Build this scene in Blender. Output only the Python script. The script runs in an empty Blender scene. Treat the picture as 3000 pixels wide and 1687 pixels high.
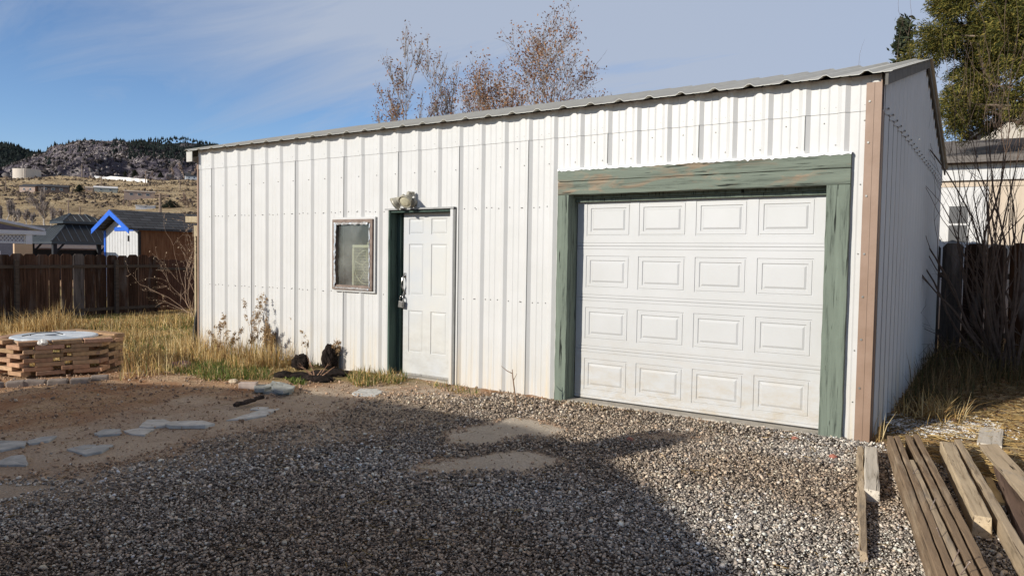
import bpy, math, random
import numpy as np
from mathutils import Vector, Matrix
R = math.radians
S = bpy.context.scene
COL = S.collection
random.seed(7)
rng = np.random.default_rng(11)
V3 = lambda *a: np.array(a, float)

# ------------------------------------------------------------------ camera
CP = V3(2.277, -6.618, 1.489)
YAW, PIT, ROL, FPX = 0.588, 0.0436, 0.0154, 2145.9
_fw = V3(-math.sin(YAW)*math.cos(PIT), math.cos(YAW)*math.cos(PIT), -math.sin(PIT))
_r = V3(math.cos(YAW), math.sin(YAW), 0.0)
_u = np.cross(_r, _fw)
_r2 = _r*math.cos(ROL)+_u*math.sin(ROL)
_u2 = -_r*math.sin(ROL)+_u*math.cos(ROL)
cam = bpy.data.objects.new('camera', bpy.data.cameras.new('camera'))
COL.objects.link(cam)
cam.matrix_world = Matrix(((_r2[0], _u2[0], -_fw[0], CP[0]), (_r2[1], _u2[1], -_fw[1], CP[1]), (_r2[2], _u2[2], -_fw[2], CP[2]), (0, 0, 0, 1)))
cam.data.sensor_width = 36.0
cam.data.lens = FPX/3000*36
cam.data.clip_start = 0.05
cam.data.clip_end = 12000
S.camera = cam

def ray(x, y):
    return _fw+_r2*(x-1500)/FPX-_u2*(y-843.5)/FPX
def at(x, y, D):            # survey helper: point seen at photo position (x, y), D metres ahead
    return CP+ray(x, y)*D
def onz(x, y, z=0.0):
    d = ray(x, y); return CP+d*((z-CP[2])/d[2])
KD = 3000/2576
def gp(x, y, z=0.0):
    return onz(x*KD, y*KD, z)

# ------------------------------------------------------------------ noise
def _hash(ix, iy, seed):
    h = (ix.astype(np.int64)*374761393+iy.astype(np.int64)*668265263+seed*974711) & 0x7fffffff
    h = ((h ^ (h >> 13))*1274126177) & 0x7fffffff
    return ((h ^ (h >> 16)) & 0xffff)/65535.0
def vnoise(x, y, seed=0):
    x = np.asarray(x, float); y = np.asarray(y, float)
    ix = np.floor(x); iy = np.floor(y); fx = x-ix; fy = y-iy
    fx = fx*fx*(3-2*fx); fy = fy*fy*(3-2*fy)
    a = _hash(ix, iy, seed); b = _hash(ix+1, iy, seed); c = _hash(ix, iy+1, seed); d = _hash(ix+1, iy+1, seed)
    return (a*(1-fx)+b*fx)*(1-fy)+(c*(1-fx)+d*fx)*fy
def fbm(x, y, o=4, seed=0, ridged=False):
    t = 0; a = .5; s = 0
    for k in range(o):
        n = vnoise(np.asarray(x)*2**k, np.asarray(y)*2**k, seed+k)
        if ridged: n = 1-abs(2*n-1)
        t = t+a*n; s += a; a *= .5
    return t/s
def inpoly(px, py, poly):
    px = np.asarray(px); py = np.asarray(py); r = np.zeros(px.shape, bool)
    n = len(poly)
    for i in range(n):
        x1, y1 = poly[i][0], poly[i][1]; x2, y2 = poly[(i+1) % n][0], poly[(i+1) % n][1]
        if y1 == y2: continue
        c = ((y1 > py) != (y2 > py)) & (px < (x2-x1)*(py-y1)/(y2-y1)+x1)
        r ^= c
    return r

# ------------------------------------------------------------------ materials
def nmat(name):
    m = bpy.data.materials.new(name); m.use_nodes = True
    nt = m.node_tree; b = nt.nodes['Principled BSDF']
    return m, nt, b
def ramp(nt, cols):
    n = nt.nodes.new('ShaderNodeValToRGB'); e = n.color_ramp.elements
    while len(e) < len(cols): e.new(0.5)
    for k, (p, c) in enumerate(cols):
        e[k].position = p; e[k].color = (*c, 1) if len(c) == 3 else c
    return n
def coords(nt, kind, scale):
    if kind == 'pos':
        g = nt.nodes.new('ShaderNodeNewGeometry'); src = g.outputs['Position']
    else:
        g = nt.nodes.new('ShaderNodeTexCoord'); src = g.outputs['Object']
    mp = nt.nodes.new('ShaderNodeMapping'); mp.inputs['Scale'].default_value = scale
    nt.links.new(src, mp.inputs['Vector']); return mp.outputs['Vector']
def noise(nt, vec, scale, detail=6, rough=.6, dist=0.0):
    n = nt.nodes.new('ShaderNodeTexNoise'); n.inputs['Scale'].default_value = scale
    n.inputs['Detail'].default_value = detail; n.inputs['Roughness'].default_value = rough
    n.inputs['Distortion'].default_value = dist
    nt.links.new(vec, n.inputs['Vector']); return n
def mixc(nt, fac, a, b, mode='MIX'):
    n = nt.nodes.new('ShaderNodeMix'); n.data_type = 'RGBA'; n.blend_type = mode
    for s, v in ((0, fac), (6, a), (7, b)):
        if hasattr(v, 'is_linked') or hasattr(v, 'links'): nt.links.new(v, n.inputs[s])
        elif s == 0: n.inputs[s].default_value = v
        else: n.inputs[s].default_value = (*v, 1)
    return n.outputs[2]
def bump(nt, b, h, dist=.01, st=.5):
    n = nt.nodes.new('ShaderNodeBump'); n.inputs['Distance'].default_value = dist; n.inputs['Strength'].default_value = st
    nt.links.new(h, n.inputs['Height']); nt.links.new(n.outputs['Normal'], b.inputs['Normal']); return n
def simple(name, c1, c2=None, scale=8, rough=.7, spec=.3, bmp=0.0, bscale=None, kind='pos', stretch=(1, 1, 1), metal=0.0, contrast=(.35, .65), attr=None, bst=.5):
    m, nt, b = nmat(name)
    c2 = c2 or tuple(x*.8 for x in c1)
    v = coords(nt, kind, stretch)
    n = noise(nt, v, scale)
    rp = ramp(nt, [(contrast[0], c1), (contrast[1], c2)])
    nt.links.new(n.outputs['Fac'], rp.inputs['Fac'])
    out = rp.outputs['Color']
    if attr:
        a = nt.nodes.new('ShaderNodeAttribute'); a.attribute_name = attr
        out = mixc(nt, 1.0, out, a.outputs['Color'], 'MULTIPLY')
    nt.links.new(out, b.inputs['Base Color'])
    b.inputs['Roughness'].default_value = rough; b.inputs['Metallic'].default_value = metal
    b.inputs['Specular IOR Level'].default_value = spec
    if bmp:
        n2 = noise(nt, v, bscale or scale*4, 5)
        bump(nt, b, n2.outputs['Fac'], bmp, bst)
    return m
def attrmat(name, rough=.8, spec=.2, scale=40, amt=.35, bmp=0.0, kind='pos', trans=0.0):
    m, nt, b = nmat(name)
    a = nt.nodes.new('ShaderNodeAttribute'); a.attribute_name = 'col'
    v = coords(nt, kind, (1, 1, 1)); n = noise(nt, v, scale, 5)
    rp = ramp(nt, [(.3, (1-amt,)*3), (.7, (1+amt*.4,)*3)])
    nt.links.new(n.outputs['Fac'], rp.inputs['Fac'])
    out = mixc(nt, 1.0, a.outputs['Color'], rp.outputs['Color'], 'MULTIPLY')
    nt.links.new(out, b.inputs['Base Color'])
    b.inputs['Roughness'].default_value = rough; b.inputs['Specular IOR Level'].default_value = spec
    if bmp: bump(nt, b, n.outputs['Fac'], bmp)
    if trans:
        t = nt.nodes.new('ShaderNodeBsdfTranslucent'); nt.links.new(out, t.inputs['Color'])
        mx = nt.nodes.new('ShaderNodeMixShader'); mx.inputs[0].default_value = trans
        o = nt.nodes['Material Output']
        nt.links.new(b.outputs[0], mx.inputs[1]); nt.links.new(t.outputs[0], mx.inputs[2]); nt.links.new(mx.outputs[0], o.inputs['Surface'])
    return m
def wood(name, base, dark, worn=None, axis=0, kind='obj', scale=6, wornamt=.55, crack=True, rough=.85, bmp=.004):
    """weathered board: long grain along axis, cracks, worn patches"""
    m, nt, b = nmat(name)
    st = [14.0, 14.0, 14.0]; st[axis] = 0.8
    v = coords(nt, kind, tuple(st)); n = noise(nt, v, scale*.35, 9, .7, .6)
    v2 = coords(nt, kind, (1, 1, 1)); st2 = [3.0, 3.0, 3.0]; st2[axis] = .9
    v3 = coords(nt, kind, tuple(st2)); big = noise(nt, v3, 2.2, 5, .65, .8)
    rp = ramp(nt, [(.30, dark), (.47, base), (.72, tuple(min(1, x*1.25) for x in base))])
    nt.links.new(n.outputs['Fac'], rp.inputs['Fac']); out = rp.outputs['Color']
    if worn:
        f = ramp(nt, [(wornamt, (0, 0, 0)), (wornamt+.12, (1, 1, 1))])
        nt.links.new(big.outputs['Fac'], f.inputs['Fac'])
        rg = ramp(nt, [(.35, tuple(x*.45 for x in worn)), (.6, worn)])
        nt.links.new(n.outputs['Fac'], rg.inputs['Fac'])
        out = mixc(nt, f.outputs['Color'], out, rg.outputs['Color'])
    if crack:
        st4 = [40.0, 40.0, 40.0]; st4[axis] = 1.6
        v4 = coords(nt, kind, tuple(st4)); c = noise(nt, v4, 1.3, 4, .5, .7)
        cf = ramp(nt, [(.33, (0, 0, 0)), (.37, (1, 1, 1))]); nt.links.new(c.outputs['Fac'], cf.inputs['Fac'])
        out = mixc(nt, cf.outputs['Color'], tuple(x*.35 for x in dark), out)
    nt.links.new(out, b.inputs['Base Color'])
    b.inputs['Roughness'].default_value = rough; b.inputs['Specular IOR Level'].default_value = .2
    bump(nt, b, n.outputs['Fac'], bmp, .8)
    return m

# ------------------------------------------------------------------ mesh builder
class MB:
    def __init__(s): s.v = []; s.f = []; s.m = []; s.c = []; s.n = 0; s.usec = False
    def add(s, v, f, mi=0, col=None):
        v = np.asarray(v, float); k = s.n
        s.v.append(v); s.n += len(v)
        for q in f: s.f.append(tuple(int(i)+k for i in q)); s.m.append(mi)
        if col is not None: s.usec = True
        c = np.ones((len(v), 4)); 
        if col is not None: c[:, :3] = col
        s.c.append(c); return s
    def box(s, x0, x1, y0, y1, z0, z1, mi=0, col=None):
        v = [(x0, y0, z0), (x1, y0, z0), (x1, y1, z0), (x0, y1, z0), (x0, y0, z1), (x1, y0, z1), (x1, y1, z1), (x0, y1, z1)]
        return s.add(v, [(0, 3, 2, 1), (4, 5, 6, 7), (0, 1, 5, 4), (1, 2, 6, 5), (2, 3, 7, 6), (3, 0, 4, 7)], mi, col)
    def tbox(s, M, sx, sy, sz, mi=0, col=None):
        v = np.array([(x, y, z, 1) for z in (-.5, .5) for x, y in ((-.5, -.5), (.5, -.5), (.5, .5), (-.5, .5))])*np.array([sx, sy, sz, 1])
        v = (np.array(M) @ v.T).T[:, :3]
        return s.add(v, [(0, 3, 2, 1), (4, 5, 6, 7), (0, 1, 5, 4), (1, 2, 6, 5), (2, 3, 7, 6), (3, 0, 4, 7)], mi, col)
    def prism(s, poly, d, mi=0, col=None):      # poly: list of 3d points, extruded by vector d
        p = np.array(poly, float); n = len(p); q = p+np.array(d, float)
        f = [tuple(range(n))[::-1], tuple(range(n, 2*n))]+[(i, (i+1) % n, n+(i+1) % n, n+i) for i in range(n)]
        return s.add(np.vstack([p, q]), f, mi, col)
    def tube(s, pts, rad, sides=6, mi=0, cap=True, col=None):
        pts = np.asarray(pts, float); n = len(pts); rad = np.broadcast_to(np.asarray(rad, float), (n,))
        t = np.gradient(pts, axis=0); t /= (np.linalg.norm(t, axis=1)[:, None]+1e-9)
        ref = np.array([0, 0, 1.0]) if abs(t[0][2]) < .9 else np.array([1.0, 0, 0])
        a = np.cross(t, ref); a /= (np.linalg.norm(a, axis=1)[:, None]+1e-9); b = np.cross(t, a)
        an = np.arange(sides)*2*math.pi/sides
        v = pts[:, None, :]+rad[:, None, None]*(a[:, None, :]*np.cos(an)[None, :, None]+b[:, None, :]*np.sin(an)[None, :, None])
        f = []
        for i in range(n-1):
            for j in range(sides):
                k = (j+1) % sides
                f.append((i*sides+j, i*sides+k, (i+1)*sides+k, (i+1)*sides+j))
        if cap: f.append(tuple(range(sides))[::-1]); f.append(tuple((n-1)*sides+j for j in range(sides)))
        return s.add(v.reshape(-1, 3), f, mi, col)
    def lathe(s, prof, M=None, sides=24, mi=0, col=None):
        an = np.arange(sides)*2*math.pi/sides
        v = np.array([(r*math.cos(a), r*math.sin(a), z) for r, z in prof for a in an])
        if M is not None: v = (np.array(M) @ np.c_[v, np.ones(len(v))].T).T[:, :3]
        n = len(prof); f = [(i*sides+j, i*sides+(j+1) % sides, (i+1)*sides+(j+1) % sides, (i+1)*sides+j) for i in range(n-1) for j in range(sides)]
        f.append(tuple(range(sides))[::-1]); f.append(tuple((n-1)*sides+j for j in range(sides)))
        return s.add(v, f, mi, col)
    def build(s, name, mats, parent=None, smooth=False, bevel=0.0, loc=None):
        me = bpy.data.meshes.new(name)
        v = np.vstack(s.v)
        if loc is not None: v = v-np.array(loc)
        me.from_pydata(v.tolist(), [], s.f)
        mats = mats if isinstance(mats, (list, tuple)) else [mats]
        for m in mats: me.materials.append(m)
        if len(mats) > 1: me.polygons.foreach_set('material_index', s.m)
        if s.usec:
            a = me.color_attributes.new('col', 'FLOAT_COLOR', 'POINT'); a.data.foreach_set('color', np.vstack(s.c).ravel())
        if smooth: me.polygons.foreach_set('use_smooth', [True]*len(me.polygons))
        me.update()
        o = bpy.data.objects.new(name, me); COL.objects.link(o)
        if loc is not None: o.location = loc
        if parent is not None: o.parent = parent
        if bevel:
            bv = o.modifiers.new('bevel', 'BEVEL'); bv.width = bevel; bv.segments = 2; bv.limit_method = 'ANGLE'
        return o
def bulk(name, V, F, mat, col=None, parent=None, smooth=False):
    me = bpy.data.meshes.new(name); V = np.asarray(V, np.float32); F = np.asarray(F, np.int32)
    k = F.shape[1]; n = len(F)
    me.vertices.add(len(V)); me.vertices.foreach_set('co', V.ravel())
    me.loops.add(n*k); me.loops.foreach_set('vertex_index', F.ravel())
    me.polygons.add(n); me.polygons.foreach_set('loop_start', np.arange(n, dtype=np.int32)*k)
    if smooth: me.polygons.foreach_set('use_smooth', np.ones(n, bool))
    me.materials.append(mat)
    if col is not None:
        c = np.ones((len(V), 4), np.float32); c[:, :3] = col
        a = me.color_attributes.new('col', 'FLOAT_COLOR', 'POINT'); a.data.foreach_set('color', c.ravel())
    me.update(calc_edges=True); me.validate()
    o = bpy.data.objects.new(name, me); COL.objects.link(o)
    if parent is not None: o.parent = parent
    return o
def tag(o, label, cat, group=None, kind=None):
    o['label'] = label; o['category'] = cat
    if group: o['group'] = group
    if kind: o['kind'] = kind
    return o
def struct(o, label=None):
    o['kind'] = 'structure'
    if label: o['label'] = label
    return o
def thing(name, label, cat, loc=(0, 0, 0), group=None, rz=0.0):
    o = bpy.data.objects.new(name, None); COL.objects.link(o); o.empty_display_size = .1
    o.location = tuple(float(c) for c in loc); o.rotation_euler = (0, 0, rz)
    return tag(o, label, cat, group)
def part(mb, name, mats, root, **k):        # mesh given in world coordinates, parented to an unrotated root
    o = mb.build(name, mats, None, **k); o.parent = root
    o.matrix_parent_inverse = Matrix.Translation(-Vector(root.location)); return o
def copy_tree(o, parent=None):
    c = o.copy(); COL.objects.link(c)
    if parent is not None: c.parent = parent
    for ch in [q for q in bpy.data.objects if q.parent == o]: copy_tree(ch, c)
    return c
# ------------------------------------------------------------------ light and sky
SX, SY, SZ = -.40, -1.0, .40             # direction towards the sun
SL = math.sqrt(SX*SX+SY*SY+SZ*SZ)
SUN_EL = math.asin(SZ/SL); SUN_AZ = math.atan2(SX, SY) % (2*math.pi)
sl = bpy.data.lights.new('sun', 'SUN'); sl.energy = 5.0; sl.angle = R(.5); sl.color = (1.0, .945, .85)
so = bpy.data.objects.new('sun', sl); COL.objects.link(so)
so.rotation_euler = Vector((SX, SY, SZ)).to_track_quat('Z', 'Y').to_euler(); so.location = (-8, -20, 12)
W = bpy.data.worlds.new('World'); S.world = W; W.use_nodes = True
nt = W.node_tree; bg = nt.nodes['Background']
sky = nt.nodes.new('ShaderNodeTexSky'); sky.sky_type = 'NISHITA'; sky.sun_disc = False
sky.sun_elevation = SUN_EL; sky.sun_rotation = SUN_AZ; sky.altitude = 1400; sky.air_density = 1.0; sky.dust_density = .25; sky.ozone_density = 2.2
tc = nt.nodes.new('ShaderNodeTexCoord')
def wmath(op, a, b=None, c=None, clamp=False):
    n = nt.nodes.new('ShaderNodeMath'); n.operation = op; n.use_clamp = clamp
    for i, v in enumerate((a, b, c)):
        if v is None: continue
        if isinstance(v, (int, float)): n.inputs[i].default_value = v
        else: nt.links.new(v, n.inputs[i])
    return n.outputs[0]
sep = nt.nodes.new('ShaderNodeSeparateXYZ'); nt.links.new(tc.outputs['Generated'], sep.inputs[0])
zz = wmath('ADD', wmath('MAXIMUM', sep.outputs['Z'], 0.0), .16)
cx = wmath('DIVIDE', sep.outputs['X'], zz); cy = wmath('DIVIDE', sep.outputs['Y'], zz)
cmb = nt.nodes.new('ShaderNodeCombineXYZ'); nt.links.new(cx, cmb.inputs[0]); nt.links.new(cy, cmb.inputs[1])
mp = nt.nodes.new('ShaderNodeMapping'); mp.inputs['Rotation'].default_value = (0, 0, R(62)); mp.inputs['Scale'].default_value = (.42, 1.6, 1)
mp.inputs['Location'].default_value = (1.3, .4, 0)
nt.links.new(cmb.outputs[0], mp.inputs[0])
n1 = noise(nt, mp.outputs[0], 1.15, 10, .64, .9)
mp2 = nt.nodes.new('ShaderNodeMapping'); mp2.inputs['Scale'].default_value = (.35, .35, 1); mp2.inputs['Location'].default_value = (3.1, 1.2, 0)
nt.links.new(cmb.outputs[0], mp2.inputs[0])
n2 = noise(nt, mp2.outputs[0], .8, 3, .5)
# veil of high cloud, thicker towards the right of the view (+X) and overhead
rt = wmath('ADD', wmath('MULTIPLY', sep.outputs['X'], .832), wmath('MULTIPLY', sep.outputs['Y'], .555))
fr = wmath('ADD', wmath('MULTIPLY', sep.outputs['X'], -.555), wmath('MULTIPLY', sep.outputs['Y'], .832))
front = wmath('MULTIPLY_ADD', fr, .75, .30, clamp=True)
edge = wmath('MULTIPLY', wmath('ADD', wmath('MULTIPLY_ADD', rt, .21, -.175), sep.outputs['Z']), 6.0)
edge = wmath('MINIMUM', edge, .85)
cl = wmath('ADD', wmath('MULTIPLY_ADD', n1.outputs['Fac'], 2.6, -1.02), wmath('MULTIPLY_ADD', n2.outputs['Fac'], .7, -.30))
cl = wmath('ADD', cl, edge, clamp=True)
cl = wmath('MULTIPLY', wmath('MULTIPLY', cl, .93), front, clamp=True)
low = wmath('MULTIPLY_ADD', sep.outputs['Z'], -5.0, .75, clamp=True)       # pale band near the horizon
cl = wmath('MAXIMUM', cl, wmath('MULTIPLY', low, .35))
skyc = mixc(nt, 1.0, sky.outputs[0], (1.36, 1.50, 1.72), 'MULTIPLY')
skm = mixc(nt, cl, skyc, (5.2, 5.95, 7.4))
over = wmath('MULTIPLY_ADD', sep.outputs['Z'], 2.6, -1.15, clamp=True)      # unseen warm veil overhead, added to fill and warm the shade
over = wmath('MULTIPLY', over, wmath('MULTIPLY_ADD', n2.outputs['Fac'], .8, .5), clamp=True)
skm = mixc(nt, over, skm, (4.5, 3.7, 2.95))
nt.links.new(skm, bg.inputs['Color']); bg.inputs['Strength'].default_value = .085
S.view_settings.view_transform = 'Standard'; S.view_settings.look = 'None'
S.view_settings.exposure = 0; S.view_settings.gamma = 1; S.view_settings.use_curve_mapping = False
S.cycles.max_bounces = 6; S.cycles.diffuse_bounces = 3; S.cycles.glossy_bounces = 3; S.cycles.transmission_bounces = 5; S.cycles.transparent_max_bounces = 8
S.cycles.caustics_reflective = False; S.cycles.caustics_refractive = False
S.cycles.use_denoising = True

# ------------------------------------------------------------------ terrain functions
def yard_z(x, y):
    x = np.asarray(x, float); y = np.asarray(y, float)
    z = -.021*np.clip(-x-6.0, 0, 14)
    z = z+.10*np.clip((y-.2)/3.0, 0, 1)*np.clip((x-1.2)/.6, 0, 1)
    z = z+.012*(fbm(x*.9, y*.9, 3, 5)-.5)
    d = np.hypot(x-CP[0], y-CP[1])
    far = np.clip((d-22)/40, 0, 1)
    return z-far*.25

def px_profile(xs, pts):
    p = np.array(pts, float); return np.interp(xs, p[:, 0], p[:, 1])
RIDGES = [  # (distance, start distance, skyline in photo rows at photo columns)
    (1500, 640, [(-900, 470), (-500, 500), (-200, 508), (0, 500), (40, 484), (70, 470), (110, 457), (137, 450), (142, 441), (154, 431), (168, 426), (193, 428), (215, 419), (231, 415), (280, 416), (361, 415), (396, 420), (450, 432), (520, 442), (600, 452), (800, 480), (1200, 540), (3200, 560)]),
    (2150, 1250, [(-900, 440), (-300, 425), (0, 423), (20, 422), (47, 430), (63, 435), (77, 445), (112, 448), (137, 452), (200, 480), (400, 520), (3200, 560)]),
    (2500, 1500, [(-900, 520), (200, 500), (330, 440), (380, 424), (420, 415), (466, 410), (543, 408), (568, 415), (594, 422), (700, 440), (1000, 480), (3200, 540)]),
]
def photo_cols(x, y):
    d = np.stack([x-CP[0], y-CP[1]], -1)
    rr = d @ _r[:2]; ff = d @ V3(-math.sin(YAW), math.cos(YAW)); 
    return np.where(ff > 1, 1500+FPX*rr/np.maximum(ff, 1), np.where(rr < 0, -900, 3200)), ff
def horizon_row(c): return 727+(c/3000)*46.0
def hill_z(x, y, ridge_noise=True):
    x = np.asarray(x, float); y = np.asarray(y, float)
    c, D = photo_cols(x, y); r = np.hypot(x-CP[0], y-CP[1]); Dm = np.maximum(D, r*.6)
    Dk = np.clip(Dm, 0, None)
    base = np.interp(Dk, [0, 60, 72, 90, 120, 180, 260, 340, 420, 480, 560, 700, 2600, 5000], [-1.3, -1.2, -.4, 1.0, 3.6, 10, 19.5, 28.5, 38.5, 47.5, 51, 54, 120, 40])
    base = base+np.clip((Dk-70)/80, 0, 1)*(fbm(x*.021, y*.021, 4, 31)-.5)*np.interp(Dk, [60, 150, 400, 600, 3000], [0, 2.5, 6, 8, 8])
    h = base
    mask = np.zeros_like(base)
    for k, (rd, r0, pts) in enumerate(RIDGES):
        rows = px_profile(np.clip(c, -900, 3200), pts)
        top = (horizon_row(np.clip(c, -900, 3200))-rows)/FPX*rd+CP[2]
        t = np.clip((Dk-r0)/(rd-r0), 0, 1); prof = t**1.7
        back = np.clip((Dk-rd)/900, 0, 1)
        hh = 50+(top-50)*prof*(1-.8*back)
        w = np.clip((Dk-r0)/250, 0, 1)
        nz = (fbm(x*.0062+9*k, y*.0062, 6, 50+k, True)-.58)*120*w*(1-.93*t**2*(back <= 0))+(fbm(x*.03, y*.03, 4, 70+k, True)-.5)*15*w*(1-.6*t**3)
        ratio = (horizon_row(np.clip(c, -900, 3200))-rows)/FPX
        cap = CP[2]+ratio*Dk*(1-.25*back)+5*(fbm(x*.02, y*.02, 4, 97+k)-.6)*w
        hh = np.where(Dk > r0, np.minimum(hh+nz, cap), -99)
        h = np.maximum(h, hh)
    return h
_gx = None
def ground_z(x, y):
    r = np.hypot(np.asarray(x, float)-CP[0], np.asarray(y, float)-CP[1])
    return np.where(r < 62, yard_z(x, y), hill_z(x, y))
def hit(x, y, d0=75.0, d1=900.0):     # where the sight line through photo point (x, y) meets the hillside
    d = ray(x, y); prev = d0
    for s in np.geomspace(d0, d1, 700):
        p = CP+d*s
        if p[2] <= float(hill_z(p[0], p[1])): return p
        prev = s
    return CP+d*prev

# ------------------------------------------------------------------ ground zones (measured on the ground)
GRAVEL = [gp(*q)[:2] for q in [(-900, 1500), (-300, 1300), (0, 1215), (220, 1180), (480, 1108), (650, 1070), (800, 1045), (900, 1018), (960, 998), (1060, 978), (1130, 985), (1200, 985)]]
GRAVEL += [V3(-1.55, .03), V3(1.25, .03), V3(1.5, -.25), V3(1.75, -.45), V3(2.15, -.55), V3(2.3, -.9), V3(2.8, -1.3), V3(4.5, -2.2), V3(4.5, -9), V3(-5.5, -9), V3(-5.5, -6)]
PADS = [[gp(*q)[:2] for q in P] for P in (
    [(1095, 1098), (1140, 1075), (1220, 1055), (1310, 1048), (1400, 1062), (1480, 1085), (1390, 1098), (1330, 1108), (1200, 1120), (1120, 1118)],
    [(1050, 1178), (1100, 1162), (1190, 1140), (1290, 1134), (1390, 1140), (1445, 1152), (1410, 1172), (1330, 1192), (1180, 1200), (1090, 1196)],
    [(1560, 1100), (1640, 1082), (1760, 1090), (1800, 1108), (1700, 1118), (1620, 1116)])]
GRASS = [V3(-40, -2.9), V3(-8.2, -2.3), V3(-6.9, -1.35), V3(-5.6, -1.55), V3(-4.6, -1.25), V3(-4.0, -.75), V3(-3.5, -.35), V3(-3.0, 0), V3(-7.6, 0), V3(-7.9, 8), V3(-40, 12)]
SANDY = [gp(*q)[:2] for q in [(-600, 1250), (-200, 1130), (0, 1085), (300, 1040), (520, 1005), (700, 985), (880, 975), (1000, 962), (1180, 975), (1230, 1010), (1000, 1090), (500, 1190), (0, 1300), (-600, 1500)]]
RIGHT = [V3(1.3, .3), V3(1.45, -.3), V3(1.8, -.45), V3(2.2, -.55), V3(4.6, -1.5), V3(12, -2), V3(12, 9), V3(1.3, 9)]
def soft(px, py, poly, w, seed, fr=1.3):
    j = (fbm(px*fr, py*fr, 4, seed)-.5)*w*2; k = (fbm(px*fr+7, py*fr, 4, seed+9)-.5)*w*2
    t = 0
    for a, b in ((0, 0), (w*.4, 0), (-w*.4, 0), (0, w*.4), (0, -w*.4)):
        t = t+inpoly(px+j+a, py+k+b, poly)*.2
    return t
def zones(px, py):
    g = soft(px, py, GRAVEL, .45, 3, 2.2); s = np.zeros_like(g)
    for i, P in enumerate(PADS): s = np.maximum(s, soft(px, py, P, .22, 20+i, 3.2)*(1 if i < 2 else .75))
    s = np.maximum(s, .62*soft(px, py, SANDY, .5, 44))
    gr = soft(px, py, GRASS, .3, 40); rt = soft(px, py, RIGHT, .25, 60)
    return g*(1-s), s, gr*(1-g), rt*(1-g)

def grid_axis(segs):
    o = []
    for a, b, st in segs: o += list(np.arange(a, b, st))
    return np.array(o+[segs[-1][1]])
gx = grid_axis([(-62, -22, 2.0), (-22, -9, .25), (-9, 3.2, .05), (3.2, 12, .5), (12, 62, 2.5)])
gy = grid_axis([(-60, -10, 2.5), (-10, -6.4, .3), (-6.4, 2.6, .05), (2.6, 12, .25), (12, 66, 2.0)])
XX, YY = np.meshgrid(gx, gy); px, py = XX.ravel(), YY.ravel()
zg, zs, zr, zt = zones(px, py)
near = ((px > -9) & (px < 4) & (py > -6.5) & (py < 3))
pz = yard_z(px, py)+near*(.030*(fbm(px*6, py*6, 4, 77)-.5)*(1-zg)*(1-.6*zs)+.018*zs*(fbm(px*3, py*3, 3, 15)-.3))
nx, ny = len(gx), len(gy)
ii = np.arange(nx*ny).reshape(ny, nx)
F = np.stack([ii[:-1, :-1].ravel(), ii[:-1, 1:].ravel(), ii[1:, 1:].ravel(), ii[1:, :-1].ravel()], -1)
m_ground, nt, b = nmat('ground_dirt')
a = nt.nodes.new('ShaderNodeAttribute'); a.attribute_name = 'col'
sp = nt.nodes.new('ShaderNodeSeparateColor'); nt.links.new(a.outputs['Color'], sp.inputs[0])
vv = coords(nt, 'pos', (1, 1, 1))
f1 = noise(nt, vv, 55, 7, .7); f2 = noise(nt, vv, 1.7, 5, .6, .5); f3 = noise(nt, vv, 160, 3, .6)
d1 = ramp(nt, [(.30, (.14, .082, .05)), (.44, (.47, .325, .215)), (.6, (.64, .485, .34)), (.72, (.72, .57, .42))]); nt.links.new(f1.outputs['Fac'], d1.inputs['Fac'])
d2 = ramp(nt, [(.42, (.80, .62, .50)), (.60, (1.05, 1.02, .95))]); nt.links.new(f2.outputs['Fac'], d2.inputs['Fac'])
dirt = mixc(nt, 1.0, d1.outputs[0], d2.outputs[0], 'MULTIPLY')
g1 = ramp(nt, [(.3, (.035, .027, .022)), (.55, (.12, .095, .075)), (.75, (.24, .20, .16))]); nt.links.new(f1.outputs['Fac'], g1.inputs['Fac'])
s1 = ramp(nt, [(.3, (.50, .425, .335)), (.7, (.80, .71, .585))]); nt.links.new(f1.outputs['Fac'], s1.inputs['Fac'])
s2 = ramp(nt, [(.35, (.88, .86, .83)), (.62, (1.02, 1.01, 1.0))]); nt.links.new(f2.outputs['Fac'], s2.inputs['Fac'])
sand = mixc(nt, 1.0, s1.outputs[0], s2.outputs[0], 'MULTIPLY')
q1 = ramp(nt, [(.3, (.12, .09, .035)), (.5, (.36, .27, .12)), (.7, (.52, .42, .22))]); nt.links.new(f1.outputs['Fac'], q1.inputs['Fac'])
a2 = nt.nodes.new('ShaderNodeAttribute'); a2.attribute_name = 'straw'; rtz = a2.outputs['Fac']
q2 = ramp(nt, [(.3, (.22, .14, .07)), (.5, (.52, .385, .23)), (.7, (.70, .555, .35))]); nt.links.new(f1.outputs['Fac'], q2.inputs['Fac'])
c = mixc(nt, sp.outputs[2], dirt, q1.outputs[0])
c = mixc(nt, rtz, c, q2.outputs[0]); c = mixc(nt, sp.outputs[0], c, g1.outputs[0])
c = mixc(nt, sp.outputs[1], c, sand)
nt.links.new(c, b.inputs['Base Color']); b.inputs['Roughness'].default_value = .95; b.inputs['Specular IOR Level'].default_value = .1
ad = nt.nodes.new('ShaderNodeMath'); ad.operation = 'ADD'; nt.links.new(f1.outputs['Fac'], ad.inputs[0]); nt.links.new(f3.outputs['Fac'], ad.inputs[1])
bump(nt, b, ad.outputs[0], .02, .9)
ground = bulk('ground', np.stack([px, py, pz], -1), F, m_ground, np.stack([zg, zs, zr], -1), smooth=True)
struct(ground)
at_ = ground.data.attributes.new('straw', 'FLOAT', 'POINT'); at_.data.foreach_set('value', zt.astype(np.float32))

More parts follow.
